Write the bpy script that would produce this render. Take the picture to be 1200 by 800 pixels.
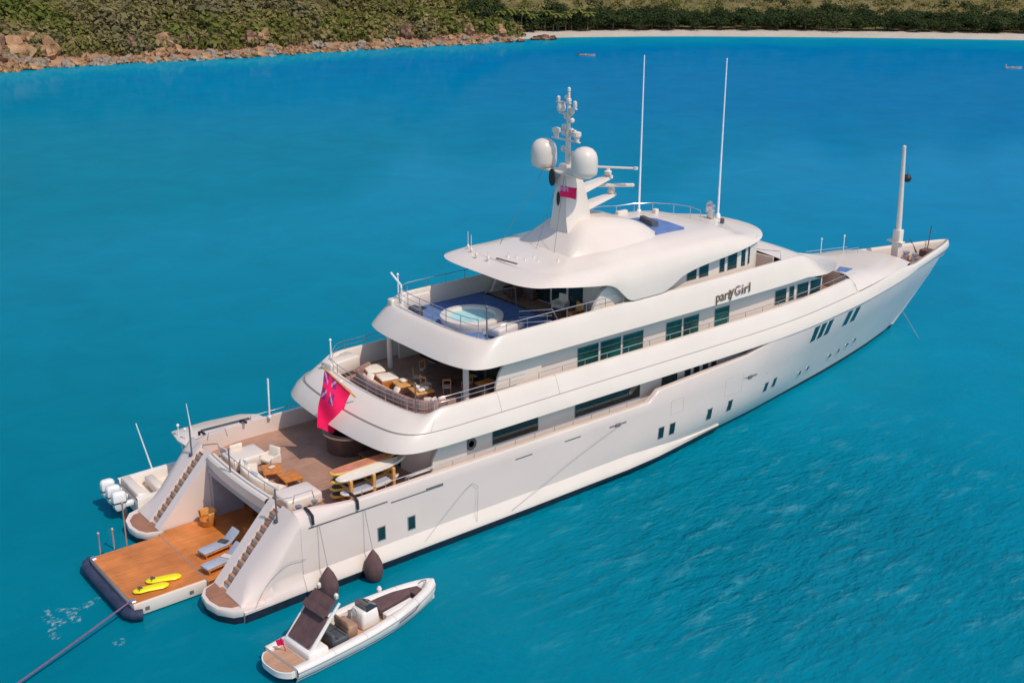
import bpy, bmesh, math, random
from mathutils import Vector, Matrix, noise
R = math.radians
for o in list(bpy.data.objects): bpy.data.objects.remove(o, do_unlink=True)
scn = bpy.context.scene
COL = scn.collection

# ------------------------------------------------------------------ camera, sky, sun, exposure
cd = bpy.data.cameras.new('camera'); cam = bpy.data.objects.new('camera', cd); COL.objects.link(cam)
cam.location = (-19.7203, -49.2528, 29.7203)
cd.sensor_width = 36; cd.sensor_fit = 'HORIZONTAL'; cd.lens = 36*1417.7/1200
cd.clip_start = 0.5; cd.clip_end = 6000
_yaw, _pit = R(51.470), R(19.797)
cam.rotation_euler = Vector((math.cos(_yaw)*math.cos(_pit), math.sin(_yaw)*math.cos(_pit), -math.sin(_pit))).to_track_quat('-Z', 'Y').to_euler()
scn.camera = cam
SUN_EL, SUN_AZ = R(55), R(-80)
world = bpy.data.worlds.new('World'); scn.world = world; world.use_nodes = True
wn = world.node_tree.nodes; wl = world.node_tree.links
for n in list(wn): wn.remove(n)
wo = wn.new('ShaderNodeOutputWorld'); wb = wn.new('ShaderNodeBackground'); ws = wn.new('ShaderNodeTexSky')
ws.sky_type = 'NISHITA'; ws.sun_disc = False; ws.sun_elevation = SUN_EL; ws.sun_rotation = R(90)-SUN_AZ
ws.dust_density = 1.0; ws.ozone_density = 1.0
wb.inputs['Strength'].default_value = 0.15
wl.new(ws.outputs[0], wb.inputs[0]); wl.new(wb.outputs[0], wo.inputs[0])
sd = bpy.data.lights.new('sun', 'SUN'); sd.energy = 2.85; sd.angle = R(0.53); sd.color = (1.0, 0.895, 0.765)
sun = bpy.data.objects.new('sun', sd); COL.objects.link(sun)
_d = Vector((math.cos(SUN_AZ)*math.cos(SUN_EL), math.sin(SUN_AZ)*math.cos(SUN_EL), math.sin(SUN_EL)))
sun.rotation_euler = _d.to_track_quat('Z', 'Y').to_euler(); sun.location = (20, -60, 80)
scn.view_settings.view_transform = 'Standard'; scn.view_settings.look = 'None'
scn.view_settings.exposure = 0.0; scn.view_settings.gamma = 1.0; scn.view_settings.use_curve_mapping = False

# ------------------------------------------------------------------ materials
def mat(name, col, rough=0.5, metal=0.0, spec=0.5, var=0.06, scale=3.0, bump=0.0, bscale=40.0, coat=0.0, trans=0.0):
    m = bpy.data.materials.new(name); m.use_nodes = True
    nt = m.node_tree; b = nt.nodes['Principled BSDF']
    b.inputs['Roughness'].default_value = rough; b.inputs['Metallic'].default_value = metal
    b.inputs['Specular IOR Level'].default_value = spec; b.inputs['Coat Weight'].default_value = coat
    b.inputs['Transmission Weight'].default_value = trans
    tc = nt.nodes.new('ShaderNodeTexCoord')
    nz = nt.nodes.new('ShaderNodeTexNoise'); nz.inputs['Scale'].default_value = scale; nz.inputs['Detail'].default_value = 4
    nt.links.new(tc.outputs['Object'], nz.inputs['Vector'])
    cr = nt.nodes.new('ShaderNodeValToRGB')
    cr.color_ramp.elements[0].position = 0.3; cr.color_ramp.elements[1].position = 0.7
    cr.color_ramp.elements[0].color = tuple(c*(1-var) for c in col)+(1,)
    cr.color_ramp.elements[1].color = tuple(min(1, c*(1+var)) for c in col)+(1,)
    nt.links.new(nz.outputs['Fac'], cr.inputs['Fac']); nt.links.new(cr.outputs['Color'], b.inputs['Base Color'])
    if bump > 0:
        n2 = nt.nodes.new('ShaderNodeTexNoise'); n2.inputs['Scale'].default_value = bscale; n2.inputs['Detail'].default_value = 3
        nt.links.new(tc.outputs['Object'], n2.inputs['Vector'])
        bp = nt.nodes.new('ShaderNodeBump'); bp.inputs['Strength'].default_value = bump; bp.inputs['Distance'].default_value = 0.05
        nt.links.new(n2.outputs['Fac'], bp.inputs['Height']); nt.links.new(bp.outputs['Normal'], b.inputs['Normal'])
    return m
def teak(name, c1, c2, plank=0.12, axis='X', rough=0.55, patch=0.25):
    m = bpy.data.materials.new(name); m.use_nodes = True
    nt = m.node_tree; b = nt.nodes['Principled BSDF']; b.inputs['Roughness'].default_value = rough
    b.inputs['Specular IOR Level'].default_value = 0.3
    tc = nt.nodes.new('ShaderNodeTexCoord'); mp = nt.nodes.new('ShaderNodeMapping')
    if axis == 'Y': mp.inputs['Rotation'].default_value = (0, 0, R(90))
    nt.links.new(tc.outputs['Object'], mp.inputs['Vector'])
    br = nt.nodes.new('ShaderNodeTexBrick')
    br.inputs['Scale'].default_value = 1.0; br.inputs['Brick Width'].default_value = 2.4; br.inputs['Row Height'].default_value = plank
    br.inputs['Mortar Size'].default_value = 0.006; br.inputs['Mortar Smooth'].default_value = 0.3
    br.inputs['Color1'].default_value = c1+(1,); br.inputs['Color2'].default_value = c2+(1,)
    br.inputs['Mortar'].default_value = tuple(0.35*a for a in c1)+(1,)
    nt.links.new(mp.outputs['Vector'], br.inputs['Vector'])
    nz = nt.nodes.new('ShaderNodeTexNoise'); nz.inputs['Scale'].default_value = 0.9; nz.inputs['Detail'].default_value = 6
    nt.links.new(tc.outputs['Object'], nz.inputs['Vector'])
    hs = nt.nodes.new('ShaderNodeMix'); hs.data_type = 'RGBA'; hs.blend_type = 'MULTIPLY'; hs.inputs['Factor'].default_value = 1.0
    cr = nt.nodes.new('ShaderNodeValToRGB'); cr.color_ramp.elements[0].position = .3; cr.color_ramp.elements[1].position = .72
    cr.color_ramp.elements[0].color = (1-patch, 1-patch, 1-patch, 1); cr.color_ramp.elements[1].color = (1.0+patch*.4,)*3+(1,)
    nt.links.new(nz.outputs['Fac'], cr.inputs['Fac'])
    nt.links.new(br.outputs['Color'], hs.inputs[6]); nt.links.new(cr.outputs['Color'], hs.inputs[7])
    nt.links.new(hs.outputs[2], b.inputs['Base Color'])
    return m
M = {}
M['white'] = mat('white_paint', (0.745, 0.645, 0.565), 0.30, var=0.03, scale=0.5, coat=0.2)
M['hull'] = mat('hull_paint', (0.755, 0.625, 0.56), 0.22, var=0.03, scale=0.35, coat=0.4, bump=.05, bscale=1.1)
M['boot'] = mat('antifouling', (0.015, 0.018, 0.035), 0.45, var=0.4, scale=2.5)
M['seam'] = mat('dark_seam', (0.24, 0.225, 0.22), 0.6)
M['line'] = mat('thin_seam', (0.50, 0.47, 0.46), 0.6)
M['ceil'] = mat('ceiling_panel', (0.62, 0.58, 0.55), 0.5)
M['glass'] = mat('dark_glass', (0.012, 0.035, 0.035), 0.06, spec=0.8, var=0.5, scale=0.7)
M['green'] = mat('green_glass', (0.003, 0.075, 0.065), 0.07, spec=0.8, var=0.5, scale=0.8)
M['frame'] = mat('window_frame', (0.28, 0.29, 0.29), 0.4)
M['steel'] = mat('stainless', (0.62, 0.60, 0.60), 0.25, metal=0.85)
M['pole'] = mat('dark_pole', (0.14, 0.13, 0.14), 0.5)
M['antenna'] = mat('antenna_white', (0.80, 0.82, 0.83), 0.4)
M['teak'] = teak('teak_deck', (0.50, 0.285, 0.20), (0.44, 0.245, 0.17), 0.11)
M['teak_dark'] = teak('teak_shaded_deck', (0.40, 0.22, 0.15), (0.35, 0.19, 0.13), 0.11)  # darker copy of the deck teak, with shade put into its colour
M['teak_wet'] = teak('teak_varnished', (0.74, 0.25, 0.06), (0.64, 0.20, 0.045), 0.10, 'X', 0.35, .3)
M['teak_tip'] = teak('teak_tips', (0.40, 0.19, 0.12), (0.36, 0.165, 0.10), 0.10)
M['tread'] = mat('stair_teak', (0.36, 0.21, 0.14), 0.6, var=.2)
M['fender_navy'] = mat('navy_fender', (0.03, 0.04, 0.085), 0.6, var=.3, bump=.3, bscale=9)
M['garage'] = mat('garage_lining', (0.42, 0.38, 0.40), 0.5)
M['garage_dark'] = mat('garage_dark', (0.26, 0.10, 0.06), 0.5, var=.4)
M['wood'] = mat('orange_wood', (0.56, 0.19, 0.03), 0.4, var=.25, scale=6)
M['wood2'] = mat('honey_wood', (0.66, 0.31, 0.08), 0.45, var=.2, scale=6)
M['darkwood'] = mat('dark_wood', (0.11, 0.055, 0.04), 0.4, var=.3)
M['cream'] = mat('cream_fabric', (0.80, 0.70, 0.58), 0.85, var=.06, bump=.3)
M['beige'] = mat('beige_fabric', (0.62, 0.47, 0.40), 0.85, var=.12, bump=.3)
M['brownfab'] = mat('brown_fabric', (0.115, 0.06, 0.06), 0.8, var=.2, bump=.3)
M['greyfab'] = mat('grey_fabric', (0.38, 0.41, 0.50), 0.85, var=.1, bump=.3)
M['darkgrey'] = mat('charcoal', (0.07, 0.075, 0.085), 0.6, var=.3)
M['bluepad'] = mat('blue_pad', (0.10, 0.175, 0.39), 0.8, var=.15, scale=2, bump=.2)
M['yellow'] = mat('yellow_plastic', (0.85, 0.72, 0.0), 0.35, var=.06)
M['orangeboard'] = mat('yellow_board', (0.80, 0.45, 0.06), 0.35, var=.12)
M['salmon'] = mat('salmon_pad', (0.56, 0.20, 0.13), 0.6, var=.2)
M['red'] = mat('red_paint', (0.62, 0.06, 0.04), 0.4, var=.15)
M['flagred'] = mat('flag_red', (0.86, 0.0, 0.10), 0.75, var=.1)
M['flagblue'] = mat('flag_blue', (0.20, 0.02, 0.16), 0.75, var=.1)
M['flagwhite'] = mat('flag_white', (0.66, 0.22, 0.40), 0.75, var=.1)
M['poolwater'] = mat('tub_water', (0.42, 0.72, 0.70), 0.06, var=.12, scale=3, bump=.4, bscale=5)
M['rope'] = mat('rope_purple', (0.16, 0.09, 0.17), 0.8, var=.3, scale=20)
M['greyrope'] = mat('rope_grey', (0.34, 0.32, 0.33), 0.8)
M['bronze'] = mat('bronze_letter', (0.13, 0.09, 0.045), 0.4, metal=.2, var=.2)
M['mauve'] = mat('mauve_letter', (0.16, 0.10, 0.13), 0.4, metal=.2, var=.2)
M['stripefab'] = teak('striped_fabric', (0.42, 0.27, 0.23), (0.24, 0.14, 0.12), 0.10, 'X', .8, .2)
M['engine'] = mat('engine_white', (0.80, 0.79, 0.77), 0.25, coat=.3)
M['tube'] = mat('tender_gelcoat', (0.80, 0.735, 0.68), 0.35, var=.03)
M['tteak'] = teak('tender_teak', (0.62, 0.37, 0.24), (0.56, 0.32, 0.20), 0.07)
M['navyline'] = mat('navy_line', (0.03, 0.07, 0.15), 0.4)
M['black'] = mat('black_rubber', (0.02, 0.02, 0.022), 0.6)
M['skin_glass'] = mat('smoked_screen', (0.03, 0.035, 0.045), 0.08, spec=.8)

# ------------------------------------------------------------------ mesh helpers
class MB:
    def __init__(s): s.v = []; s.f = []; s.m = []
    def add(s, vs, fs, mi=0):
        o = len(s.v); s.v += [tuple(v) for v in vs]
        for f in fs: s.f.append(tuple(i+o for i in f)); s.m.append(mi)
        return s
    def box(s, c, d, rz=0.0, ry=0.0, bev=0.02, mi=0, taper=1.0, seg=1, rx=0.0):
        bm = bmesh.new(); bmesh.ops.create_cube(bm, size=1)
        for v in bm.verts:
            k = taper if v.co.z > 0 else 1
            v.co = Vector((v.co.x*d[0]*k, v.co.y*d[1]*k, v.co.z*d[2]))
        bv = min(bev, 0.45*min(d))
        if bv > 0: bmesh.ops.bevel(bm, geom=bm.edges[:], offset=bv, segments=seg, affect='EDGES', profile=0.5)
        mx = Matrix.Translation(c) @ Matrix.Rotation(rz, 4, 'Z') @ Matrix.Rotation(ry, 4, 'Y') @ Matrix.Rotation(rx, 4, 'X')
        bm.verts.index_update()
        s.add([mx @ v.co for v in bm.verts], [[v.index for v in f.verts] for f in bm.faces], mi); bm.free(); return s
    def loft(s, rings, closed=True, c0=False, c1=False, mi=0, mis=None, loop=False):
        n = len(rings[0]); o = len(s.v)
        for r in rings: s.v += [tuple(p) for p in r]
        nr = len(rings)
        for j in range(nr if loop else nr-1):
            a = j*n; b = ((j+1) % nr)*n
            for i in range(n if closed else n-1):
                k = (i+1) % n
                s.f.append((o+a+i, o+a+k, o+b+k, o+b+i)); s.m.append(mis[j] if mis else mi)
        if c0: s.f.append(tuple(o+i for i in range(n))[::-1]); s.m.append(mis[0] if mis else mi)
        if c1: s.f.append(tuple(o+(nr-1)*n+i for i in range(n))); s.m.append(mis[-1] if mis else mi)
        return s
    def tube(s, pts, r, n=8, cap=True, mi=0):
        pts = [Vector(p) for p in pts]
        rs = r if isinstance(r, (list, tuple)) else [r]*len(pts)
        rings = []; up = Vector((0, 0, 1))
        for i, p in enumerate(pts):
            t = (pts[min(i+1, len(pts)-1)]-pts[max(i-1, 0)]).normalized()
            a = t.cross(up)
            if a.length < 1e-3: a = t.cross(Vector((1, 0, 0)))
            a.normalize(); b = a.cross(t)
            rings.append([p+rs[i]*(math.cos(2*math.pi*k/n)*a+math.sin(2*math.pi*k/n)*b) for k in range(n)])
        return s.loft(rings, True, cap, cap, mi)
    def lathe(s, prof, c=(0, 0, 0), n=20, mi=0, mis=None, sx=1, sy=1):
        rings = [[(c[0]+sx*max(r, 1e-4)*math.cos(2*math.pi*k/n), c[1]+sy*max(r, 1e-4)*math.sin(2*math.pi*k/n), c[2]+z) for k in range(n)] for r, z in prof]
        return s.loft(rings, True, True, True, mi, mis)
    def prism(s, poly, z0, z1, mi=0):
        a = [(x, y, z0) for x, y in poly]; b = [(x, y, z1) for x, y in poly]
        return s.loft([a, b], True, True, True, mi)
    def plate(s, poly, th, mi=0):                      # poly: 3-D points, thickened along its normal
        p = [Vector(q) for q in poly]; nn = (p[1]-p[0]).cross(p[2]-p[0]).normalized()*th*0.5
        return s.loft([[q-nn for q in p], [q+nn for q in p]], True, True, True, mi)
    def build(s, name, mats, parent=None, ang=35, flip=False, loc=None, rz=0.0):
        me = bpy.data.meshes.new(name); me.from_pydata(s.v, [], s.f)
        if not isinstance(mats, (list, tuple)): mats = [mats]
        for m in mats: me.materials.append(M[m] if isinstance(m, str) else m)
        for p, mi in zip(me.polygons, s.m): p.material_index = mi
        bm = bmesh.new(); bm.from_mesh(me); bmesh.ops.recalc_face_normals(bm, faces=bm.faces); bm.to_mesh(me); bm.free()
        me.polygons.foreach_set('use_smooth', [True]*len(me.polygons)); me.set_sharp_from_angle(angle=R(ang)); me.update()
        o = bpy.data.objects.new(name, me); COL.objects.link(o)
        if parent: o.parent = parent
        if loc is not None: o.location = loc
        o.rotation_euler.z = rz
        return o
def tag(o, label=None, cat=None, group=None, kind=None):
    if label: o['label'] = label
    if cat: o['category'] = cat
    if group: o['group'] = group
    if kind: o['kind'] = kind
    return o
def thing(name, label, cat, loc=(0, 0, 0), rz=0.0, group=None):
    o = bpy.data.objects.new(name, None); COL.objects.link(o); o.location = loc; o.rotation_euler.z = rz
    o.empty_display_size = 0.3
    return tag(o, label, cat, group)
def dup(root, loc, rz=0.0, label=None, sc=None):
    kids = [(c, list(c.children)) for c in root.children]
    r = root.copy(); COL.objects.link(r); r.location = loc; r.rotation_euler.z = rz
    if sc: r.scale = sc
    if label: r['label'] = label
    for c, gs in kids:
        d = c.copy(); COL.objects.link(d); d.parent = r
        for g in gs:
            e = g.copy(); COL.objects.link(e); e.parent = d
    return r
def interp(tab, x):
    if x <= tab[0][0]: return tab[0][1]
    for (a, va), (b, vb) in zip(tab, tab[1:]):
        if x <= b: return va+(vb-va)*(x-a)/(b-a)
    return tab[-1][1]
def hinterp(tab, x):                                    # smooth (Hermite) interpolation
    n = len(tab)
    if x <= tab[0][0]: return tab[0][1]
    if x >= tab[-1][0]: return tab[-1][1]
    sl = [(tab[i+1][1]-tab[i][1])/(tab[i+1][0]-tab[i][0]) for i in range(n-1)]
    ms = [sl[0]]+[0 if sl[i-1]*sl[i] <= 0 else 2*sl[i-1]*sl[i]/(sl[i-1]+sl[i]) for i in range(1, n-1)]+[sl[-1]]
    for i in range(n-1):
        if x <= tab[i+1][0]:
            h = tab[i+1][0]-tab[i][0]; t = (x-tab[i][0])/h
            return ((2*t**3-3*t**2+1)*tab[i][1]+(t**3-2*t**2+t)*h*ms[i]+(-2*t**3+3*t**2)*tab[i+1][1]+(t**3-t**2)*h*ms[i+1])
def spline(pts, n):
    P = [Vector(p) for p in pts]; out = []
    for i in range(len(P)-1):
        p0 = P[i-1] if i > 0 else P[i]*2-P[i+1]; p1 = P[i]; p2 = P[i+1]; p3 = P[i+2] if i+2 < len(P) else P[i+1]*2-P[i]
        d0 = max((p1-p0).length, 1e-6)**.5; d1 = max((p2-p1).length, 1e-6)**.5; d2 = max((p3-p2).length, 1e-6)**.5
        m1 = (p1-p0)/d0-(p2-p0)/(d0+d1)+(p2-p1)/d1; m2 = (p2-p1)/d1-(p3-p1)/(d1+d2)+(p3-p2)/d2
        m1 *= d1; m2 *= d1
        for k in range(24):
            t = k/24; out.append((2*t**3-3*t**2+1)*p1+(t**3-2*t**2+t)*m1+(-2*t**3+3*t**2)*p2+(t**3-t**2)*m2)
    out.append(P[-1])
    L = [0]
    for a, b in zip(out, out[1:]): L.append(L[-1]+(b-a).length)
    res = []; j = 0
    for k in range(n):
        s = L[-1]*k/(n-1)
        while j < len(L)-2 and L[j+1] < s: j += 1
        t = (s-L[j])/max(L[j+1]-L[j], 1e-9); res.append(out[j].lerp(out[j+1], min(max(t, 0), 1)))
    return res
def smooth01(t): t = min(max(t, 0), 1); return t*t*(3-2*t)

# half outlines: (x, y<=0) from the aft centre round the starboard side to the bow centre
def outline(pts, n):
    pp = [Vector((p[0], p[1])) for p in spline([(a, b, 0) for a, b in pts], n)]
    for p in pp: p.y = min(p.y, 0)
    ns = []
    for i, p in enumerate(pp):
        a = pp[i-1] if i > 0 else Vector((pp[1].x, -pp[1].y)); b = pp[i+1] if i < n-1 else Vector((pp[n-2].x, -pp[n-2].y))
        t = (b-a).normalized(); ns.append(Vector((-t.y, t.x)))       # inward normal
    if ns[0].x < 0: ns = [-q for q in ns]
    return pp, ns
def ring_pt(p, nrm, d, mult, front, info, bow):
    xa, xf, Y = info
    wa = 1-smooth01((p.x-xa)/5.5); wf = smooth01((p.x-xf+6.5)/6.5)
    q = Vector((p.x+d*(1+mult)*wa-d*(1+front)*wf, p.y*(1-d/Y)))
    if bow:
        k = smooth01((p.x-22)/8); q = q.lerp(p+nrm*d, k)
    return Vector((q.x, min(q.y, -0.002)))
def full(half):                                         # half: list of 3-D points (starboard) -> closed loop
    return list(half)+[(p[0], -p[1], p[2]) for p in reversed(half)]
def slab(name, ol, prof, mats, parent, mult=0.0, ladder=None, ang=35, front=0.0, bow=False):
    pp, ns = ol; n = len(pp); info = (pp[0].x, pp[-1].x, max(-q.y for q in pp))
    cols = [prof(p.x, nr) for p, nr in zip(pp, ns)]     # per point: list of (d, z, matindex)
    rings = []
    for j in range(len(cols[0])):
        half = []
        for i in range(n):
            q = ring_pt(pp[i], ns[i], cols[i][j][0], mult, front, info, bow); half.append((q.x, q.y, cols[i][j][1]))
        rings.append(full(half))
    mb = MB(); mb.loft(rings, True, mis=[c[2] for c in cols[0][:-1]])
    def lad(ring, camber, mi, K=20):
        for i in range(n-1):
            a, b = ring[i], ring[i+1]; c, d = ring[2*n-1-i], ring[2*n-2-i]
            rows = []
            for (p, q) in ((a, c), (b, d)):
                row = []
                for k in range(K+1):
                    t = k/K; y = p[1]+(q[1]-p[1])*t; row.append((p[0], y, p[2]+camber(p[0], 1-(2*t-1)**2)))
                rows.append(row)
            o = len(mb.v); mb.v += rows[0]+rows[1]
            for k in range(K): mb.f.append((o+k, o+k+1, o+K+1+k+1, o+K+1+k)); mb.m.append(mi)
    if ladder:
        for which, camber, mi in ladder: lad(rings[which], camber, mi)
    return mb.build(name, mats, parent, ang), rings

# ================================================================== WATER, SHORE, TERRAIN
SHORE = spline([(-160.0, 168.0, 0), (-80.0, 194.0, 0), (-5.0, 196.0, 0), (49.5, 193.4, 0), (65.9, 193.7, 0), (82.0, 189.8, 0), (99.0, 185.6, 0), (118.7, 184.1, 0), (138.0, 179.5, 0), (154.3, 175.6, 0), (164.6, 175.8, 0), (172.8, 173.0, 0), (185.2, 165.6, 0), (197.0, 157.4, 0), (212.2, 144.1, 0), (226.5, 130.2, 0), (239.8, 116.0, 0), (252.6, 102.1, 0), (292.0, 58.0, 0), (340.0, 0.0, 0), (395.0, -80.0, 0)], 420)
SH2 = [Vector((p.x, p.y)) for p in SHORE]
def shore_dist(x, y):
    q = Vector((x, y)); best = 1e9; bi = 0
    for i in range(0, len(SH2), 6):
        d = (SH2[i]-q).length_squared
        if d < best: best = d; bi = i
    for i in range(max(0, bi-6), min(len(SH2), bi+7)):
        d = (SH2[i]-q).length_squared
        if d < best: best = d; bi = i
    return math.sqrt(best), bi
def build_water():
    xs = [-1500, -800, -400]+[-250+10*i for i in range(0, 72)]+[500, 800, 1500]
    ys = [-1500, -800, -400, -200]+[-120+10*i for i in range(0, 36)]+[260, 400, 800, 1500]
    vs = [(x, y, 0) for y in ys for x in xs]; nx = len(xs)
    fs = [(j*nx+i, j*nx+i+1, (j+1)*nx+i+1, (j+1)*nx+i) for j in range(len(ys)-1) for i in range(nx-1)]
    mb = MB(); mb.add(vs, fs); o = mb.build('sea_water', [water_mat()], None, 60)
    at = o.data.attributes.new('shoal', 'FLOAT', 'POINT')
    for i, v in enumerate(o.data.vertices):
        d, k = shore_dist(v.co.x, v.co.y)
        at.data[i].value = max(0.0, 1-d/42.0)
    return tag(o, kind='structure')
def water_mat():
    m = bpy.data.materials.new('sea'); m.use_nodes = True; nt = m.node_tree; L = nt.links.new; N = nt.nodes.new
    nt.nodes.remove(nt.nodes['Principled BSDF'])
    body = N('ShaderNodeBsdfDiffuse'); gl = N('ShaderNodeBsdfGlossy'); gl.inputs['Roughness'].default_value = .05; gl.inputs['Color'].default_value = (.5, .82, 1, 1)
    fr = N('ShaderNodeFresnel'); fr.inputs['IOR'].default_value = 1.33
    fm = N('ShaderNodeMapRange'); fm.inputs[1].default_value = 0.0; fm.inputs[2].default_value = 0.32; fm.inputs[3].default_value = 0.0; fm.inputs[4].default_value = .11; L(fr.outputs[0], fm.inputs[0])
    ms = N('ShaderNodeMixShader'); L(fm.outputs[0], ms.inputs[0]); L(body.outputs[0], ms.inputs[1]); L(gl.outputs[0], ms.inputs[2]); L(ms.outputs[0], nt.nodes['Material Output'].inputs['Surface'])
    geo = N('ShaderNodeNewGeometry'); sep = N('ShaderNodeSeparateXYZ'); L(geo.outputs['Position'], sep.inputs[0])
    # large scale colour drift: blue out in the bay, greener towards the open foreground
    def ramp(stops):
        c = N('ShaderNodeValToRGB'); e = c.color_ramp.elements
        e[0].position, e[0].color = stops[0][0], stops[0][1]+(1,); e[1].position, e[1].color = stops[-1][0], stops[-1][1]+(1,)
        for p, cc in stops[1:-1]: q = e.new(p); q.color = cc+(1,)
        return c
    lin = N('ShaderNodeVectorMath'); lin.operation = 'DOT_PRODUCT'; lin.inputs[1].default_value = (0.0052, 0.0012, 0)
    L(geo.outputs['Position'], lin.inputs[0])
    big = N('ShaderNodeTexNoise'); big.inputs['Scale'].default_value = 0.018; big.inputs['Detail'].default_value = 3; L(geo.outputs['Position'], big.inputs['Vector'])
    ad = N('ShaderNodeMath'); ad.operation = 'MULTIPLY_ADD'; L(big.outputs['Fac'], ad.inputs[0]); ad.inputs[1].default_value = 0.34; L(lin.outputs['Value'], ad.inputs[2])
    r1 = ramp([(0.0, (0.000, 0.150, 0.205)), (0.20, (0.000, 0.172, 0.245)), (0.42, (0.000, 0.196, 0.300)), (0.75, (0.000, 0.190, 0.352)), (1.0, (0.000, 0.165, 0.362))])
    L(ad.outputs[0], r1.inputs['Fac'])
    # random mottling of the water colour
    mid = N('ShaderNodeTexNoise'); mid.inputs['Scale'].default_value = 0.16; mid.inputs['Detail'].default_value = 7; mid.inputs['Roughness'].default_value = .62; mid.inputs['Distortion'].default_value = .6
    L(geo.outputs['Position'], mid.inputs['Vector'])
    mr = N('ShaderNodeMapRange'); mr.inputs[1].default_value = .3; mr.inputs[2].default_value = .72; mr.inputs[3].default_value = 0.94; mr.inputs[4].default_value = 1.10
    L(mid.outputs['Fac'], mr.inputs[0])
    mu = N('ShaderNodeMix'); mu.data_type = 'RGBA'; mu.blend_type = 'MULTIPLY'; mu.inputs['Factor'].default_value = 1
    L(r1.outputs['Color'], mu.inputs[6]); L(mr.outputs[0], mu.inputs[7])
    at = N('ShaderNodeAttribute'); at.attribute_name = 'shoal'
    nz = N('ShaderNodeTexNoise'); nz.inputs['Scale'].default_value = .07; nz.inputs['Detail'].default_value = 4; L(geo.outputs['Position'], nz.inputs['Vector'])
    sm = N('ShaderNodeMath'); sm.operation = 'MULTIPLY_ADD'; L(nz.outputs['Fac'], sm.inputs[0]); sm.inputs[1].default_value = .5; L(at.outputs['Fac'], sm.inputs[2])
    r2 = N('ShaderNodeMapRange'); r2.inputs[1].default_value = .72; r2.inputs[2].default_value = 1.35; L(sm.outputs[0], r2.inputs[0])
    mx = N('ShaderNodeMix'); mx.data_type = 'RGBA'; L(r2.outputs[0], mx.inputs['Factor']); L(mu.outputs[2], mx.inputs[6])
    mx.inputs[7].default_value = (0.004, 0.27, 0.36, 1)
    L(mx.outputs[2], body.inputs['Color'])
    # ripples: short crossing wavelets, rougher on the windward (starboard) side
    mp = N('ShaderNodeMapping'); mp.inputs['Rotation'].default_value = (0, 0, R(38)); mp.inputs['Scale'].default_value = (0.62, 1.25, 1); L(geo.outputs['Position'], mp.inputs['Vector'])
    w1 = N('ShaderNodeTexNoise'); w1.inputs['Scale'].default_value = 0.62; w1.inputs['Detail'].default_value = 7; w1.inputs['Roughness'].default_value = .60; w1.inputs['Distortion'].default_value = .12; L(mp.outputs[0], w1.inputs['Vector'])
    w2 = N('ShaderNodeTexNoise'); w2.inputs['Scale'].default_value = 3.1; w2.inputs['Detail'].default_value = 5; w2.inputs['Distortion'].default_value = .1; L(mp.outputs[0], w2.inputs['Vector'])
    s2 = N('ShaderNodeMath'); s2.operation = 'MULTIPLY_ADD'; L(w2.outputs['Fac'], s2.inputs[0]); s2.inputs[1].default_value = .30; L(w1.outputs['Fac'], s2.inputs[2])
    wy = N('ShaderNodeMapRange'); wy.inputs[1].default_value = 12; wy.inputs[2].default_value = -14; wy.inputs[3].default_value = .10; wy.inputs[4].default_value = 1.0; wy.clamp = True
    L(sep.outputs['Y'], wy.inputs[0])
    # gusty patches close under the starboard side: rougher ripples and painted bright crests
    gx = N('ShaderNodeVectorMath'); gx.operation = 'DISTANCE'; gx.inputs[1].default_value = (25, -15, 0); L(geo.outputs['Position'], gx.inputs[0])
    gr = N('ShaderNodeMapRange'); gr.inputs[1].default_value = 4; gr.inputs[2].default_value = 22; gr.inputs[3].default_value = 1.15; gr.inputs[4].default_value = .14; gr.interpolation_type = 'SMOOTHSTEP'; L(gx.outputs['Value'], gr.inputs[0])
    gm = N('ShaderNodeMath'); gm.operation = 'MULTIPLY'; L(wy.outputs[0], gm.inputs[0]); L(gr.outputs[0], gm.inputs[1])
    cp = N('ShaderNodeMapping'); cp.inputs['Rotation'].default_value = (0, 0, R(38)); cp.inputs['Scale'].default_value = (0.42, 1.35, 1); L(geo.outputs['Position'], cp.inputs['Vector'])
    c1 = N('ShaderNodeTexNoise'); c1.inputs['Scale'].default_value = 0.95; c1.inputs['Detail'].default_value = 6; c1.inputs['Roughness'].default_value = .68; c1.inputs['Distortion'].default_value = .25; L(cp.outputs[0], c1.inputs['Vector'])
    gp = N('ShaderNodeTexNoise'); gp.inputs['Scale'].default_value = .13; gp.inputs['Detail'].default_value = 4; gp.inputs['Roughness'].default_value = .6; L(geo.outputs['Position'], gp.inputs['Vector'])
    gs = N('ShaderNodeMapRange'); gs.inputs[1].default_value = .42; gs.inputs[2].default_value = .66; gs.inputs[3].default_value = 0.15; gs.inputs[4].default_value = 1.0; L(gp.outputs['Fac'], gs.inputs[0])
    cm = N('ShaderNodeMapRange'); cm.inputs[1].default_value = .53; cm.inputs[2].default_value = .74; cm.inputs[3].default_value = 0.0; cm.inputs[4].default_value = .62; L(c1.outputs['Fac'], cm.inputs[0])
    c2 = N('ShaderNodeMath'); c2.operation = 'MULTIPLY'; L(cm.outputs[0], c2.inputs[0]); L(gs.outputs[0], c2.inputs[1])
    cf = N('ShaderNodeMath'); cf.operation = 'MULTIPLY'; L(c2.outputs[0], cf.inputs[0]); L(gm.outputs[0], cf.inputs[1])
    cx = N('ShaderNodeMix'); cx.data_type = 'RGBA'; L(cf.outputs[0], cx.inputs['Factor']); L(mx.outputs[2], cx.inputs[6]); cx.inputs[7].default_value = (.13, .43, .50, 1)  # light and pale reflections on the wavelet crests, painted into the water colour
    L(cx.outputs[2], body.inputs['Color'])
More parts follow.
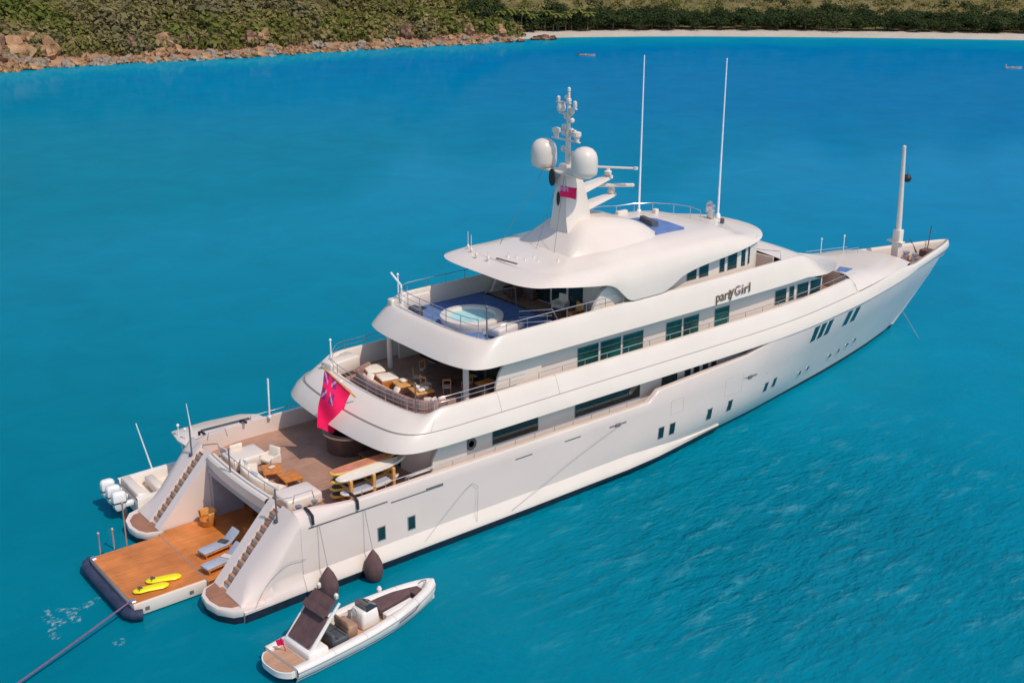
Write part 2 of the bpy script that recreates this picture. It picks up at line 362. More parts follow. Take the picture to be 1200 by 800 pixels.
    s3 = N('ShaderNodeMath'); s3.operation = 'MULTIPLY_ADD'; L(c1.outputs['Fac'], s3.inputs[0]); s3.inputs[1].default_value = .5; L(s2.outputs[0], s3.inputs[2])
    bp = N('ShaderNodeBump'); bp.inputs['Distance'].default_value = .55; L(s3.outputs[0], bp.inputs['Height']); L(gm.outputs[0], bp.inputs['Strength'])
    for q in (body, gl, fr): L(bp.outputs['Normal'], q.inputs['Normal'])
    return m
build_water()
random.seed(7)
def land_h(k, s, x, y):
    """height of the land at s metres inland of shore point k (0..419)"""
    px = SH2[k].x
    beach = smooth01((px-156)/10)                       # 0 on the rocky headland, 1 behind the sand
    n1 = noise.noise(Vector((x*.03, y*.03, 1.3))); n2 = noise.noise(Vector((x*.11, y*.11, 5.0))); n3 = noise.noise(Vector((x*.35, y*.35, 9.0)))
    rock = -0.6+min(s, 7)*0.42+max(0, s-7)*0.40+n1*min(s, 20)*.12+n2*min(s, 9)*.22+n3*min(s, 6)*.10
    sand = -0.5+min(s, 9)*0.14+max(0, s-9)*0.02+max(0, s-34)*(0.36+.16*n1)+n2*min(max(s-12, 0), 14)*.05
    return rock*(1-beach)+sand*beach
def shore_normal(k):
    a = SH2[max(k-45, 0)]; b = SH2[min(k+45, len(SH2)-1)]; t = (b-a).normalized(); return Vector((-t.y, t.x))
def land_pt(k, s):
    p = SH2[k]+shore_normal(k)*s; return p.x, p.y, land_h(k, s, p.x, p.y)
def terrain_mat():
    m = bpy.data.materials.new('hill_ground'); m.use_nodes = True; nt = m.node_tree; L = nt.links.new; N = nt.nodes.new
    b = nt.nodes['Principled BSDF']; b.inputs['Roughness'].default_value = .95; b.inputs['Specular IOR Level'].default_value = .1
    geo = N('ShaderNodeNewGeometry')
    n1 = N('ShaderNodeTexNoise'); n1.inputs['Scale'].default_value = .22; n1.inputs['Detail'].default_value = 8; n1.inputs['Roughness'].default_value = .7; L(geo.outputs['Position'], n1.inputs['Vector'])
    c = N('ShaderNodeValToRGB'); e = c.color_ramp.elements
    e[0].position = .3; e[0].color = (.085, .075, .03, 1); e[1].position = .75; e[1].color = (.27, .215, .10, 1)
    q = e.new(.5); q.color = (.17, .14, .06, 1); L(n1.outputs['Fac'], c.inputs['Fac'])
    at = N('ShaderNodeAttribute'); at.attribute_name = 'sand'
    mx = N('ShaderNodeMix'); mx.data_type = 'RGBA'; L(at.outputs['Fac'], mx.inputs['Factor']); L(c.outputs['Color'], mx.inputs[6])
    sc = N('ShaderNodeValToRGB'); sc.color_ramp.elements[0].color = (.42, .36, .29, 1); sc.color_ramp.elements[1].color = (.60, .53, .44, 1); L(n1.outputs['Fac'], sc.inputs['Fac'])
    L(sc.outputs['Color'], mx.inputs[7])
    ar = N('ShaderNodeAttribute'); ar.attribute_name = 'rock'
    rc = N('ShaderNodeValToRGB'); rc.color_ramp.elements[0].position = .3; rc.color_ramp.elements[0].color = (.16, .09, .065, 1); rc.color_ramp.elements[1].position = .7; rc.color_ramp.elements[1].color = (.45, .26, .15, 1); L(n1.outputs['Fac'], rc.inputs['Fac'])
    m2 = N('ShaderNodeMix'); m2.data_type = 'RGBA'; L(ar.outputs['Fac'], m2.inputs['Factor']); L(mx.outputs[2], m2.inputs[6]); L(rc.outputs['Color'], m2.inputs[7])
    L(m2.outputs[2], b.inputs['Base Color'])
    bp = N('ShaderNodeBump'); bp.inputs['Distance'].default_value = .6; bp.inputs['Strength'].default_value = .6; L(n1.outputs['Fac'], bp.inputs['Height']); L(bp.outputs['Normal'], b.inputs['Normal'])
    return m
def build_terrain():
    ss = [-3, -1.5, 0, 1, 2, 3, 4.5, 6, 7.5, 9, 11, 13, 16, 19, 23, 27, 32, 38, 45, 54, 65, 80, 100, 130, 170, 220]
    ks = list(range(0, 420, 2)); vs = []; sand = []; rock = []
    for k in ks:
        beach = smooth01((SH2[k].x-156)/10)
        for s in ss:
            x, y, z = land_pt(k, s); vs.append((x, y, z))
            sand.append(beach*(1-smooth01((s-10)/4))); rock.append((1-beach)*(1-smooth01((s-6-2.5*noise.noise(Vector((x*.1, y*.1, 0))))/4)))
    n = len(ss); fs = [(j*n+i, j*n+i+1, (j+1)*n+i+1, (j+1)*n+i) for j in range(len(ks)-1) for i in range(n-1)]
    mb = MB(); mb.add(vs, fs); o = mb.build('hill_terrain', [terrain_mat()], None, 80)
    for nm, arr in (('sand', sand), ('rock', rock)):
        a = o.data.attributes.new(nm, 'FLOAT', 'POINT'); a.data.foreach_set('value', arr)
    tag(o, kind='structure')
build_terrain()
# ---- vegetation and rocks
def leaf_mat(name, c1, c2, c3):
    m = bpy.data.materials.new(name); m.use_nodes = True; nt = m.node_tree; L = nt.links.new; N = nt.nodes.new
    b = nt.nodes['Principled BSDF']; b.inputs['Roughness'].default_value = .75; b.inputs['Specular IOR Level'].default_value = .15
    geo = N('ShaderNodeNewGeometry'); c = N('ShaderNodeValToRGB'); e = c.color_ramp.elements
    e[0].position = 0; e[0].color = c1+(1,); e[1].position = 1; e[1].color = c3+(1,); q = e.new(.5); q.color = c2+(1,)
    big = N('ShaderNodeTexNoise'); big.inputs['Scale'].default_value = .09; big.inputs['Detail'].default_value = 3; L(geo.outputs['Position'], big.inputs['Vector'])
    ad = N('ShaderNodeMath'); ad.operation = 'MULTIPLY_ADD'; L(geo.outputs['Random Per Island'], ad.inputs[0]); ad.inputs[1].default_value = .45
    b2 = N('ShaderNodeMapRange'); b2.inputs[1].default_value = .35; b2.inputs[2].default_value = .68; b2.inputs[3].default_value = 0.0; b2.inputs[4].default_value = .6; L(big.outputs['Fac'], b2.inputs[0]); L(b2.outputs[0], ad.inputs[2])
    L(ad.outputs[0], c.inputs['Fac']); L(c.outputs['Color'], b.inputs['Base Color'])
    tr = N('ShaderNodeBsdfTranslucent'); L(c.outputs['Color'], tr.inputs['Color'])
    ms = N('ShaderNodeMixShader'); ms.inputs[0].default_value = .38; L(b.outputs[0], ms.inputs[1]); L(tr.outputs[0], ms.inputs[2]); L(ms.outputs[0], nt.nodes['Material Output'].inputs['Surface'])
    return m
LM = [leaf_mat('leaf_green', (0.091, 0.116, 0.022), (0.159, 0.177, 0.034), (0.244, 0.244, 0.061)),
      leaf_mat('leaf_olive', (0.152, 0.140, 0.039), (0.232, 0.201, 0.061), (0.329, 0.275, 0.091)),
      leaf_mat('leaf_dry', (0.183, 0.159, 0.061), (0.268, 0.220, 0.091), (0.366, 0.293, 0.134)),
      leaf_mat('leaf_dark', (.028, .048, .016), (.045, .068, .02), (.075, .095, .028)),
      leaf_mat('leaf_greyish', (0.128, 0.122, 0.061), (0.201, 0.177, 0.091), (0.281, 0.238, 0.134))]
M['bark'] = mat('bark', (.16, .115, .08), .9, var=.3)
def clump(mb, c, rx, ry, rz, n, size, mi=0, rng=random):
    for _ in range(n):
        while True:
            p = Vector((rng.uniform(-1, 1), rng.uniform(-1, 1), rng.uniform(-.35, 1)))
            if .35 < p.length < 1: break
        q = Vector((c[0]+p.x*rx, c[1]+p.y*ry, c[2]+p.z*rz))
        nrm = (p+Vector((rng.uniform(-.6, .6), rng.uniform(-.6, .6), rng.uniform(-.1, .8)))).normalized()
        a = nrm.cross(Vector((rng.uniform(-1, 1), rng.uniform(-1, 1), rng.uniform(-1, 1)))).normalized(); b = nrm.cross(a)
        s = size*rng.uniform(.6, 1.3)
        mb.add([q-a*s, q+b*s*.6, q+a*s, q-b*s*.6], [(0, 1, 2, 3)], mi)
def crown_mesh(seed, r, h, nclump, nleaf, size):
    rng = random.Random(seed); mb = MB()
    for _ in range(nclump):
        a = rng.uniform(0, 6.283); d = r*math.sqrt(rng.random())*.75
        cr = r*rng.uniform(.32, .55)
        clump(mb, (d*math.cos(a), d*math.sin(a), h*rng.uniform(.3, .72)*(1-.35*(d/r)**2)), cr, cr, cr*.75*h/r if h < r else cr*.8, nleaf, size, 0, rng)
    return mb
def trunk_mesh(seed, h, r):
    rng = random.Random(seed); mb = MB()
    mb.tube([(0, 0, -.4), (rng.uniform(-.1, .1), rng.uniform(-.1, .1), h*.5), (rng.uniform(-.3, .3), rng.uniform(-.3, .3), h)], [r, r*.75, r*.45], 7)
    for k in range(4):
        a = k*1.57+rng.uniform(-.4, .4); l = h*rng.uniform(.5, .8)
        mb.tube([(0, 0, h*.55), (math.cos(a)*l*.5, math.sin(a)*l*.5, h*.85), (math.cos(a)*l*.8, math.sin(a)*l*.8, h*1.15)], [r*.5, r*.35, r*.15], 5)
    return mb
# scrub: one mass that covers the whole headland and the hills behind the beach
def build_scrub():
    rng = random.Random(11); mb = MB()
    def veg(k, s, sz, n, mi):
        x, y, z = land_pt(k, s); clump(mb, (x, y, z+sz*.15), sz, sz, sz*.8, int(n*1.25), sz*rng.choice((.17, .21, .26)), mi, rng)
    ka = [k for k in range(420) if -30 < SH2[k].x < 164]; kb = [k for k in range(420) if 146 < SH2[k].x < 300]
    for _ in range(4300):
        k = rng.choice(ka); s = 5.5+34*rng.random()**1.3
        x, y, z = land_pt(k, s); g = noise.noise(Vector((x*.07, y*.07, 3)))+rng.uniform(-.45, .45)
        veg(k, s, rng.choice((.8, 1.1, 1.5, 2.2, 3.0)), 30, 0 if g > .28 else (1 if g > -.05 else (4 if g < -.4 else 2)))
    for _ in range(3400):
        k = rng.choice(kb); s = 18+50*rng.random()
        x, y, z = land_pt(k, s); g = noise.noise(Vector((x*.06, y*.06, 8)))+rng.uniform(-.4, .4)
        veg(k, s, rng.uniform(.8, 1.8), 24, 0 if g > .1 else (1 if g > -.35 else 3))
    o = mb.build('hillside_scrub', LM, None, 20)
    o['label'] = 'dry olive and green scrub covering the hillside along the shore'; o['category'] = 'scrub'
    tag(o, kind='stuff')
build_scrub()
def make_tree(name, seed, r, h, th, lm, label, cat, group, nclump=16, nleaf=70, size=.3):
    t = thing(name, label, cat, (0, 0, 0), 0, group)
    crown_mesh(seed, r, h, nclump, nleaf, size).build('crown', [lm], t, 20)
    trunk_mesh(seed+1, th, .14+.02*r).build('trunk', 'bark', t)
    return t
rng = random.Random(5)
GT = 'dark trees standing along the back of the beach'
protos = [make_tree('shade_tree', 31, 3.2, 5.2, 2.6, LM[3], 'dense dark green broadleaf tree standing at the back of the sand beach', 'tree', GT),
          make_tree('shade_tree', 41, 2.6, 4.6, 2.2, LM[3], 'dense dark green broadleaf tree standing at the back of the sand beach', 'tree', GT),
          make_tree('shade_tree', 51, 3.6, 5.8, 3.0, LM[3], 'dense dark green broadleaf tree standing at the back of the sand beach', 'tree', GT)]
used = set()
def place(pr, i, x, y, z, sc, rz):
    if i not in used:
        used.add(i); pr.location = (x, y, z); pr.scale = sc; pr.rotation_euler.z = rz; return pr
    return dup(pr, (x, y, z), rz, None, sc)
kb = [k for k in range(420) if 151 < SH2[k].x < 292]
row = 0
for k in kb[::2]:
    for s in ((11.5, 16.5, 23) if row % 2 else (13.5, 20, 29)):
        x, y, z = land_pt(k, s+rng.uniform(-1.2, 1.2)); i = rng.randrange(3); f = rng.uniform(.75, 1.15)
        place(protos[i], ('t', i), x, y, z-.2, (f, f, f*rng.uniform(.85, 1.1)), rng.uniform(0, 6))
    row += 1
GS = 'bushes on the rocky headland'
bl = {0: 'bright green leafy bush growing on the slope of the rocky headland', 1: 'olive green bush growing on the slope of the rocky headland', 2: 'dry brown bush growing on the slope of the rocky headland', 4: 'greyish bare looking bush growing on the slope of the rocky headland'}
bp_ = {}
for li in bl:
    t = thing('hillside_bush', bl[li], 'bush', (0, 0, 0), 0, bl[li].split(' bush')[0]+' bushes of the headland')
    crown_mesh(60+li, 1.9, 2.2, 9, 60, .26).build('crown', [LM[li]], t, 20); trunk_mesh(90+li, .9, .1).build('stem', 'bark', t); bp_[li] = t
ka = [k for k in range(420) if 8 < SH2[k].x < 158]
for q in range(150):
    k = ka[int(q*len(ka)/150)]; s = rng.uniform(6, 22)
    x, y, z = land_pt(k, s); g = noise.noise(Vector((x*.07, y*.07, 3)))+rng.uniform(-.35, .35)
    li = 0 if g > .12 else (1 if g > -.08 else (4 if g < -.35 else 2)); f = rng.uniform(.65, 1.25)
    place(bp_[li], ('b', li), x, y, z-.3, (f, f, f*rng.uniform(.8, 1.1)), rng.uniform(0, 6))
# palms at the left end of the beach
def make_palm():
    t = thing('palm_tree', 'coconut palm with drooping yellow green fronds behind the left end of the beach', 'palm', (0, 0, 0), 0, 'palms behind the beach')
    mb = MB(); mb.tube([(0, 0, -.4), (.15, 0, 1.6), (.5, .1, 3.4), (.9, .15, 4.6)], [.17, .13, .11, .10], 7); mb.build('trunk', 'bark', t)
    fr = MB()
    for k in range(13):
        a = k*2*math.pi/13; e = (.55 if k % 2 else .15)
        c0 = Vector((.9, .15, 4.6)); pts = [c0+Vector((math.cos(a)*d, math.sin(a)*d, d*e-.28*d*d)) for d in (0, .5, 1.0, 1.5, 1.9)]
        side = Vector((-math.sin(a), math.cos(a), 0)); w = [.1, .35, .42, .32, .05]
        fr.loft([[p-side*w_-Vector((0, 0, .12)), p, p+side*w_-Vector((0, 0, .12))] for p, w_ in zip(pts, w)], False)
    fr.build('fronds', [LM[0]], t, 20); return t
pp_ = make_palm()
for q in range(14):
    k = [k for k in range(420) if 160 < SH2[k].x < 196][q*1]; x, y, z = land_pt(k, 9.5+rng.uniform(0, 3)); f = rng.uniform(.8, 1.15)
    place(pp_, 'palm', x, y, z-.1, (f, f, f), rng.uniform(0, 6))
def rock_mat(name, a, b, c):
    m = bpy.data.materials.new(name); m.use_nodes = True; nt = m.node_tree; L = nt.links.new; N = nt.nodes.new
    bs = nt.nodes['Principled BSDF']; bs.inputs['Roughness'].default_value = .9; bs.inputs['Specular IOR Level'].default_value = .15
    tc = N('ShaderNodeTexCoord'); n1 = N('ShaderNodeTexNoise'); n1.inputs['Scale'].default_value = .9; n1.inputs['Detail'].default_value = 8; n1.inputs['Roughness'].default_value = .65; L(tc.outputs['Object'], n1.inputs['Vector'])
    r = N('ShaderNodeValToRGB'); e = r.color_ramp.elements; e[0].position = .33; e[0].color = a+(1,); e[1].position = .68; e[1].color = c+(1,); q = e.new(.5); q.color = b+(1,)
    L(n1.outputs['Fac'], r.inputs['Fac']); L(r.outputs['Color'], bs.inputs['Base Color'])
    bp = N('ShaderNodeBump'); bp.inputs['Distance'].default_value = .3; bp.inputs['Strength'].default_value = .7; L(n1.outputs['Fac'], bp.inputs['Height']); L(bp.outputs['Normal'], bs.inputs['Normal'])
    return m
RM = [rock_mat('rock_tan', (.13, .075, .04), (.35, .195, .10), (.52, .335, .20)), rock_mat('rock_grey', (.15, .115, .09), (.28, .22, .17), (.42, .34, .27)), rock_mat('rock_dark', (.085, .05, .04), (.17, .095, .065), (.38, .21, .12))]
def rock_mesh(seed, mt):
    bm = bmesh.new(); bmesh.ops.create_icosphere(bm, subdivisions=3, radius=1); off = Vector((seed*7.3, 0, 0))
    for v in bm.verts:
        d = v.co.normalized(); f = 1+.35*noise.noise(d*1.3+off)+.2*noise.noise(d*3+off)
        g = Vector((round(d.x*1.8)/1.8, round(d.y*1.8)/1.8, round(d.z*1.8)/1.8)); v.co = (d*.4+g*.6)*f+d*.12*noise.noise(d*6+off)
    mb = MB(); bm.verts.index_update(); mb.add([v.co for v in bm.verts], [[v.index for v in f.verts] for f in bm.faces]); bm.free(); return mb.build('boulder', [mt], None, 40)
rl = ['tan orange boulder at the waterline of the rocky headland', 'grey boulder at the waterline of the rocky headland', 'dark brown craggy rock above the waterline of the rocky headland']
rp = [tag(rock_mesh(i+1, RM[i]), rl[i], 'rock', rl[i].split(' at')[0].split(' above')[0]+'s along the shore') for i in range(3)]
def put_rock(i, x, y, z, sc, rz):
    o = rp[i]
    if ('r', i) in used: o = rp[i].copy(); COL.objects.link(o)
    used.add(('r', i)); o.location = (x, y, z); o.scale = sc; o.rotation_euler = (rng.uniform(-.3, .3), rng.uniform(-.3, .3), rz)
kr = [k for k in range(420) if 5 < SH2[k].x < 160]
for q in range(230):
    k = kr[int(q*len(kr)/230)]; s = rng.uniform(-.6, 4.2); x, y, z = land_pt(k, s); f = rng.uniform(.45, 1.35)*(1.0 if SH2[k].x < 140 else .7)
    i = 0 if rng.random() < .62 else 1
    put_rock(i, x, y, max(z, 0)+f*.1, (f*rng.uniform(.9, 1.6), f*rng.uniform(.8, 1.2), f*rng.uniform(.6, 1.0)), rng.uniform(0, 6))
for (px, s, f) in ((49, 5.5, 3.4), (54, 6.2, 3.0), (60, 6, 2.6), (66, 7.5, 1.8), (76, 7, 2.0), (83, 6, 2.2), (88, 7, 1.7), (100, 6.5, 2.1), (104, 7.5, 1.9), (109, 6, 1.8), (112, 8, 1.6), (128, 6, 1.6), (136, 6, 1.9), (47, 9.5, 2.4), (150, 5, 1.5), (158, 5, 1.6), (57, 10, 2.0), (94, 9, 1.4)):
    k = min(range(420), key=lambda j: abs(SH2[j].x-px)); x, y, z = land_pt(k, s)
    put_rock(2 if int(px) % 3 == 1 else 0, x, y, z+f*.2, (f*1.0, f*.8, f*.95), rng.uniform(0, 6))
# ================================================================== THE YACHT
yacht = thing('yacht', 'large white four deck motor yacht anchored in the turquoise bay', 'yacht', (0, 0, 0))
XS0 = 2.8
def x_stem(z): return hinterp([(-.8, 54.4), (0, 55.5), (1.5, 57.5), (2.7, 59.0), (4, 60.6), (5.4, 62.0)], z)
Y0 = [(2.8, 5.82), (7, 5.82), (17, 5.78), (26, 5.15), (34.4, 4.18), (39.5, 3.4), (44, 2.66), (50, 1.42), (55.5, .0), (58.5, -.75), (62.2, -1.65)]
YT = [(2.8, 5.80), (34, 5.82), (38, 5.6), (42, 5.1), (46, 4.45), (52, 3.1), (57, 1.75), (60.5, .7), (62.1, .08)]
def hull_y(x, z):
    t = (z if z > 0 else z*.45)/5.4; w = 1-smooth01((x-24)/20)
    g = t*(1-w)+((1-(1-min(max(t, 0)/.42, 1))**2) if t > 0 else t*1.5)*w
    y = hinterp(Y0, x); y += (hinterp(YT, x)-y)*g
    return max(.03, y*min(1, .1+(x_stem(z)-x)/1.2) if x > 50 else y)
def z_top(x):
    if x < 25.1: return 3.98 if x > 6 else 3.98+.12*(1-smooth01((x-2.8)/3.2))
    if x < 25.6: return 4.0+.52*(x-25.1)/.5
    if x < 33.0: return 4.52+.34*(x-25.6)/7.4
    if x < 35.0: return 4.86+.52*(x-33.0)/2.0
    return 5.38
XU = sorted(set([0, .01, .02]+[i/64 for i in range(65)]+[(x-XS0)/(62-XS0) for x in (4, 6, 24.8, 25.1, 25.35, 25.6, 26, 33, 33.5, 34, 34.5, 35, 35.3, 60.5, 61.2, 61.6)]))
def hull_ring(zf, mode=0):
    half = []
    for u in XU:
        if mode == 0:
            z = zf; x = XS0+u*(x_stem(z)-XS0); half.append((x, -hull_y(x, z), z))
        else:
            x = XS0+u*(x_stem(5.4)-XS0); zt = z_top(x); r = .10+.45*(1-smooth01((x-2.8)/3.0))
            if x > 34.6: r = .03
            z = {1: 3.45, 2: zt-r, 3: zt-.3*r, 4: zt}[mode]; dy = {1: 0, 2: 0, 3: .3*r, 4: r}[mode]
            xx = XS0+u*(x_stem(z)-XS0)
            half.append((xx, -max(hull_y(xx, min(z, 5.4))-dy, .03), z))
    return half
hb = MB()
rings = [hull_ring(z) for z in (-.8, 0, .12, .3, .5, .75, 1.1, 1.5, 2.1, 2.7)]+[hull_ring(0, m) for m in (1, 2, 3, 4)]
for sgn in (1, -1):
    rr = [[(x, y*sgn, z) for x, y, z in r] for r in rings]
    inner = [(x, min(abs(y)-.22, hull_y(x, 3.0)-.12)*-sgn, z) for x, y, z in rings[-1]]
    inner2 = [(x, y, 3.0) for x, y, z in inner]
    hb.loft([[q for q, r0 in zip(r, rings[-1]) if r0[0] < 33.9] for r in ([(x, y*sgn, z) for x, y, z in rings[-1]], inner, inner2)], False)
    hb.loft(rr, False, mis=[1, 1, 1]+[0]*10, )
hull = hb.build('hull', ['hull', 'boot'], yacht, 40)
def hull_patch(mb, x0, x1, z0, z1, off=.02, mi=0, skew=0.0, n=2, sgn=-1, th=.05):
    ft, bk = [], []
    q = []
    for k in range(n+1): q.append((x0+(x1-x0)*k/n, z0))
    for k in range(n, -1, -1): q.append((x0+(x1-x0)*k/n+skew, z1))
    a = [(x, sgn*(hull_y(x, z)+off), z) for x, z in q]; b = [(x, sgn*(hull_y(x, z)-th), z) for x, z in q]
    mb.loft([b, a], True, False, True, mi)
def hull_window(x0, x1, z0, z1, name='hull_window', skew=0.0):
    for sgn in (-1, 1):
        mb = MB(); hull_patch(mb, x0-.05, x1+.05, z0-.06, z1+.05, .012, 0, skew, sgn=sgn); hull_patch(mb, x0, x1, z0, z1, .02, 1, skew, sgn=sgn)
        mb.build(name, ['frame', 'glass'], hull)
for x in (7.0, 8.7): hull_window(x-.17, x+.2, 1.56, 2.2)
for x in (25.6, 26.5, 29.7, 31.6): hull_window(x-.19, x+.19, 1.55, 2.2)
for x in (35.3, 36.3): hull_window(x-.17, x+.17, 1.72, 2.3)
for x in (39.75, 40.6, 41.45, 43.95, 45.0): hull_window(x-.29, x+.29, 3.92, 5.0, skew=-.03)
for x, z in ((39.9, 1.5), (41.0, 1.5), (44.0, 1.5), (45.2, 1.52), (46.4, 1.6), (47.5, 1.65)):
    for sgn in (-1, 1):
        mb = MB(); y = hull_y(x, z)
        mb.lathe([(0.17, 0), (.17, .04), (.12, .045), (.11, .02), (0, .02)], n=14, mis=[0, 0, 0, 1])
        mb.v = [(x+a, sgn*(y+c), z+b) for a, b, c in mb.v]; mb.build('porthole', ['steel', 'glass'], hull)
# slots, mooring fairleads and shell door seams along the side
for sgn in (-1, 1):
    for (x0, x1, z, h) in ((3.2, 7.4, 3.40, .06), (7.6, 9.6, 3.28, .05), (9.6, 10.6, 3.28, .13), (15.1, 16.2, 3.3, .05), (18.4, 19.5, 3.36, .05)):
        mb = MB(); hull_patch(mb, x0, x1, z, z+h, .02, 0, n=4, sgn=sgn); mb.build('side_slot', 'pole', hull)
    for (x, z) in ((22.2, 3.32), (33.2, 3.35)):
        mb = MB()
        mb.box((x, sgn*(hull_y(x, z)+.01), z), (1.25, .06, .07), bev=.02); mb.box((x, sgn*(hull_y(x, z)+.02), z-.02), (.42, .12, .2), bev=.05)
        mb.build('mooring_fairlead', 'pole', hull)
    mb = MB()
    for (x0, x1, z0, z1) in ((26.3, 27.3, 2.75, 3.6), (30.9, 32.5, 2.6, 3.75)):
        for a, b, c, d in ((x0, x0+.025, z0, z1), (x1, x1+.025, z0, z1), (x0, x1, z0, z0+.025), (x0, x1, z1, z1+.025)): hull_patch(mb, a, b, c, d, .006, 0, sgn=sgn, th=.01)
    mb.build('shell_door_seam', 'line', hull)
# spray rail that flares out over the black boot top
for sgn in (-1, 1):
    mb = MB(); xs = [2.78, 5, 8, 12, 16, 20, 23, 25.5, 27.5, 29.2, 30.4, 31.2]
    sec = []
    for x in xs:
        f = 1-smooth01((x-22)/9.2)**1.0 if x > 22 else 1.0
        yt = max(hull_y(max(x, 2.8), 1.2), 0); yo = max(hull_y(max(x, 2.8), .6)+(.30 if x < 20 else .30+.22*smooth01((x-20)/6))*max(f, .02), 0)
        zt = .62+.62*max(f, .03)
        sec.append([(x, sgn*(hull_y(max(x, 2.8), zt)-.02), zt), (x, sgn*(yt*.35+yo*.65), .62+.2*f), (x, sgn*yo, .58), (x, sgn*(yo+.01), .48), (x, sgn*(yo-.02), .30), (x, sgn*(hull_y(max(x, 2.8), .0)+.02), -.15)])
    o = len(mb.v)
    for s_ in sec: mb.v += s_
    for j in range(len(sec)-1):
        for i in range(5): mb.f.append((o+j*6+i, o+j*6+i+1, o+(j+1)*6+i+1, o+(j+1)*6+i)); mb.m.append(0 if i < 3 else 1)
    mb.build('spray_rail', ['white', 'boot'], hull, 50)

# ---- stern quarters with their stairs
def hq(x): return 0.74+1.076*(x+.3)
for sgn in (-1, 1):
    mb = MB(); secs = []
    for x in (-.32, 0, .4, .8, 1.2, 1.6, 2.0, 2.4, 2.62, 2.8):
        h = min(hq(x), 4.05); r = max(.5, 1.25-.25*max(x, 0)); r = min(r, h-.55)
        yo = 5.84-.05*smooth01(x/2.8)
        sec = [(3.02, -.3), (3.06, h), (3.62, h), (3.64, h-.22), (4.22, h-.22), (4.24, h+.03), (4.55, h+.03)]
        y1 = yo-r*1.0
        for k in range(0, 7):
            a = k/6*math.pi/2; sec.append((max(4.6, y1)+(yo-max(4.6, y1))*math.sin(a), h+.03-r*(1-math.cos(a))))
        sec += [(yo-.002, min(2.9, h-r-.05)), (yo-.004, min(2.0, h-r-.1)), (yo-.006, min(1.45, h-r-.15)), (yo-.02, min(1.24, h-r-.2)), (yo+.17, min(.82, .9*(h-r)+.1)), (yo+.28, .58), (yo+.28, .46), (yo+.1, -.4)]
        secs.append([(x, sgn*y, z) for y, z in sec])
    n = len(secs[0])
    o = len(mb.v)
    for s_ in secs: mb.v += s_
    for j in range(len(secs)-1):
        for i in range(n-1): mb.f.append((o+j*n+i, o+j*n+i+1, o+(j+1)*n+i+1, o+(j+1)*n+i)); mb.m.append(1 if i >= n-2 else 0)
    mb.f.append(tuple(o+i for i in range(n))); mb.m.append(0)
    # tip platform
    tip = [(-.32, 3.02), (-.9, 3.2), (-1.25, 3.7), (-1.35, 4.4), (-1.2, 5.2), (-.75, 5.85), (-.1, 6.08), (.6, 6.1), (1.8, 5.95), (1.8, 4.6), (-.2, 4.6), (-.2, 3.02)]
    def off(pl, d):
        c = Vector((.2, 4.6)); return [tuple(c+(Vector(p)-c)*d) for p in pl]
    mb.loft([[(x, sgn*y, z) for x, y in off(tip, k)] for z, k in ((-.3, .93), (.36, .985), (.46, 1.0), (.62, 1.0), (.68, .985), (.68, .93))], True, True, True, mis=[1, 0, 0, 0, 0, 0])
    sq = mb.build('stern_quarter', ['hull', 'boot'], yacht, 40)
    tb = MB(); tp = [(-.34, 3.12), (-.85, 3.35), (-1.08, 3.8), (-1.14, 4.4), (-1.02, 5.05), (-.65, 5.5), (-.1, 5.62), (.05, 4.9), (-.18, 4.3), (-.18, 3.12)]
    tb.loft([[(x, sgn*y, .65) for x, y in tp], [(x, sgn*y, .70) for x, y in tp]], True, True, True); tb.build('stern_step', 'teak_tip', sq)
    for k in range(11):
        x = .02+k*.25; tr = MB(); tr.box((x, sgn*3.93, hq(x)-.14), (.20, .54, .06), bev=.01); tr.box((x+.1, sgn*3.93, hq(x)-.10), (.03, .54, .2), bev=.005); tr.build('stair_tread', 'tread', sq)
    pb = MB(); pb.tube([(2.33, sgn*4.5, 3.5), (2.33, sgn*4.5, 5.15)], .045, 8, mi=0); pb.lathe([(.16, 0), (.16, .08), (.07, .12)], (2.33, sgn*4.5, 3.5), 10, mi=1); pb.build('boarding_post', ['pole', 'darkgrey'], sq)
    st = MB(); st.plate([(-.05+.25, sgn*5.2, 1.35), (.35, sgn*5.2, 1.25), (.3, sgn*5.2, 1.6)], .02)
# ---- beach club: swim platform, garage recess
swim = MB(); swim.box((-2.2, 0, .38), (3.5, 5.3, .62), bev=.05, seg=2)
swim = swim.build('swim_platform', 'white', yacht, 40)
t = MB(); t.box((-2.22, 0, .705), (3.42, 5.12, .03), bev=0); t.build('platform_teak', 'teak_wet', swim)
t = MB(); t.box((-.28, 0, .55), (.42, 5.6, .3), bev=.02); t.box((3.2, 0, .56), (6.6, 5.9, .3), bev=0); t.build('beach_club_floor', 'teak_wet', yacht)
t = MB(); t.box((-.49, 0, .715), (.05, 5.3, .02), bev=0); t.build('hinge_gap', 'seam', swim)
t = MB()
t.tube([(-3.7, -3.0, .32), (-4.05, -2.85, .32), (-4.2, -2.5, .3)]+[(-4.22, y, .3) for y in (-1.5, -.5, .5, 1.5)]+[(-4.2, 2.5, .3), (-4.05, 2.85, .32), (-3.7, 3.0, .32)], .24, 12)
t.build('rubber_fender', 'fender_navy', swim, 60)
t = MB()
for y in (-2.35, 2.4): t.box((-3.86, y, .74), (.22, .34, .10), bev=.03)
t.build('platform_cleat', 'steel', swim)
for x in (-3.4, -2.72, -2.1):
    pt = MB(); pt.tube([(x, 2.72, .7), (x, 2.72, 1.75 if x < -2.2 else 2.9)], .035, 6); pt.lathe([(.07, 0), (.075, .1), (.03, .14)], (x, 2.72, 1.7 if x < -2.2 else 2.9), 8); pt.build('guide_post', 'steel', swim)
t = MB()
for x in (-3.35, -1.25): t.box((x, -2.66, .34), (.2, .03, .18), bev=.01)
t.build('side_vent', 'pole', swim)
g = MB()
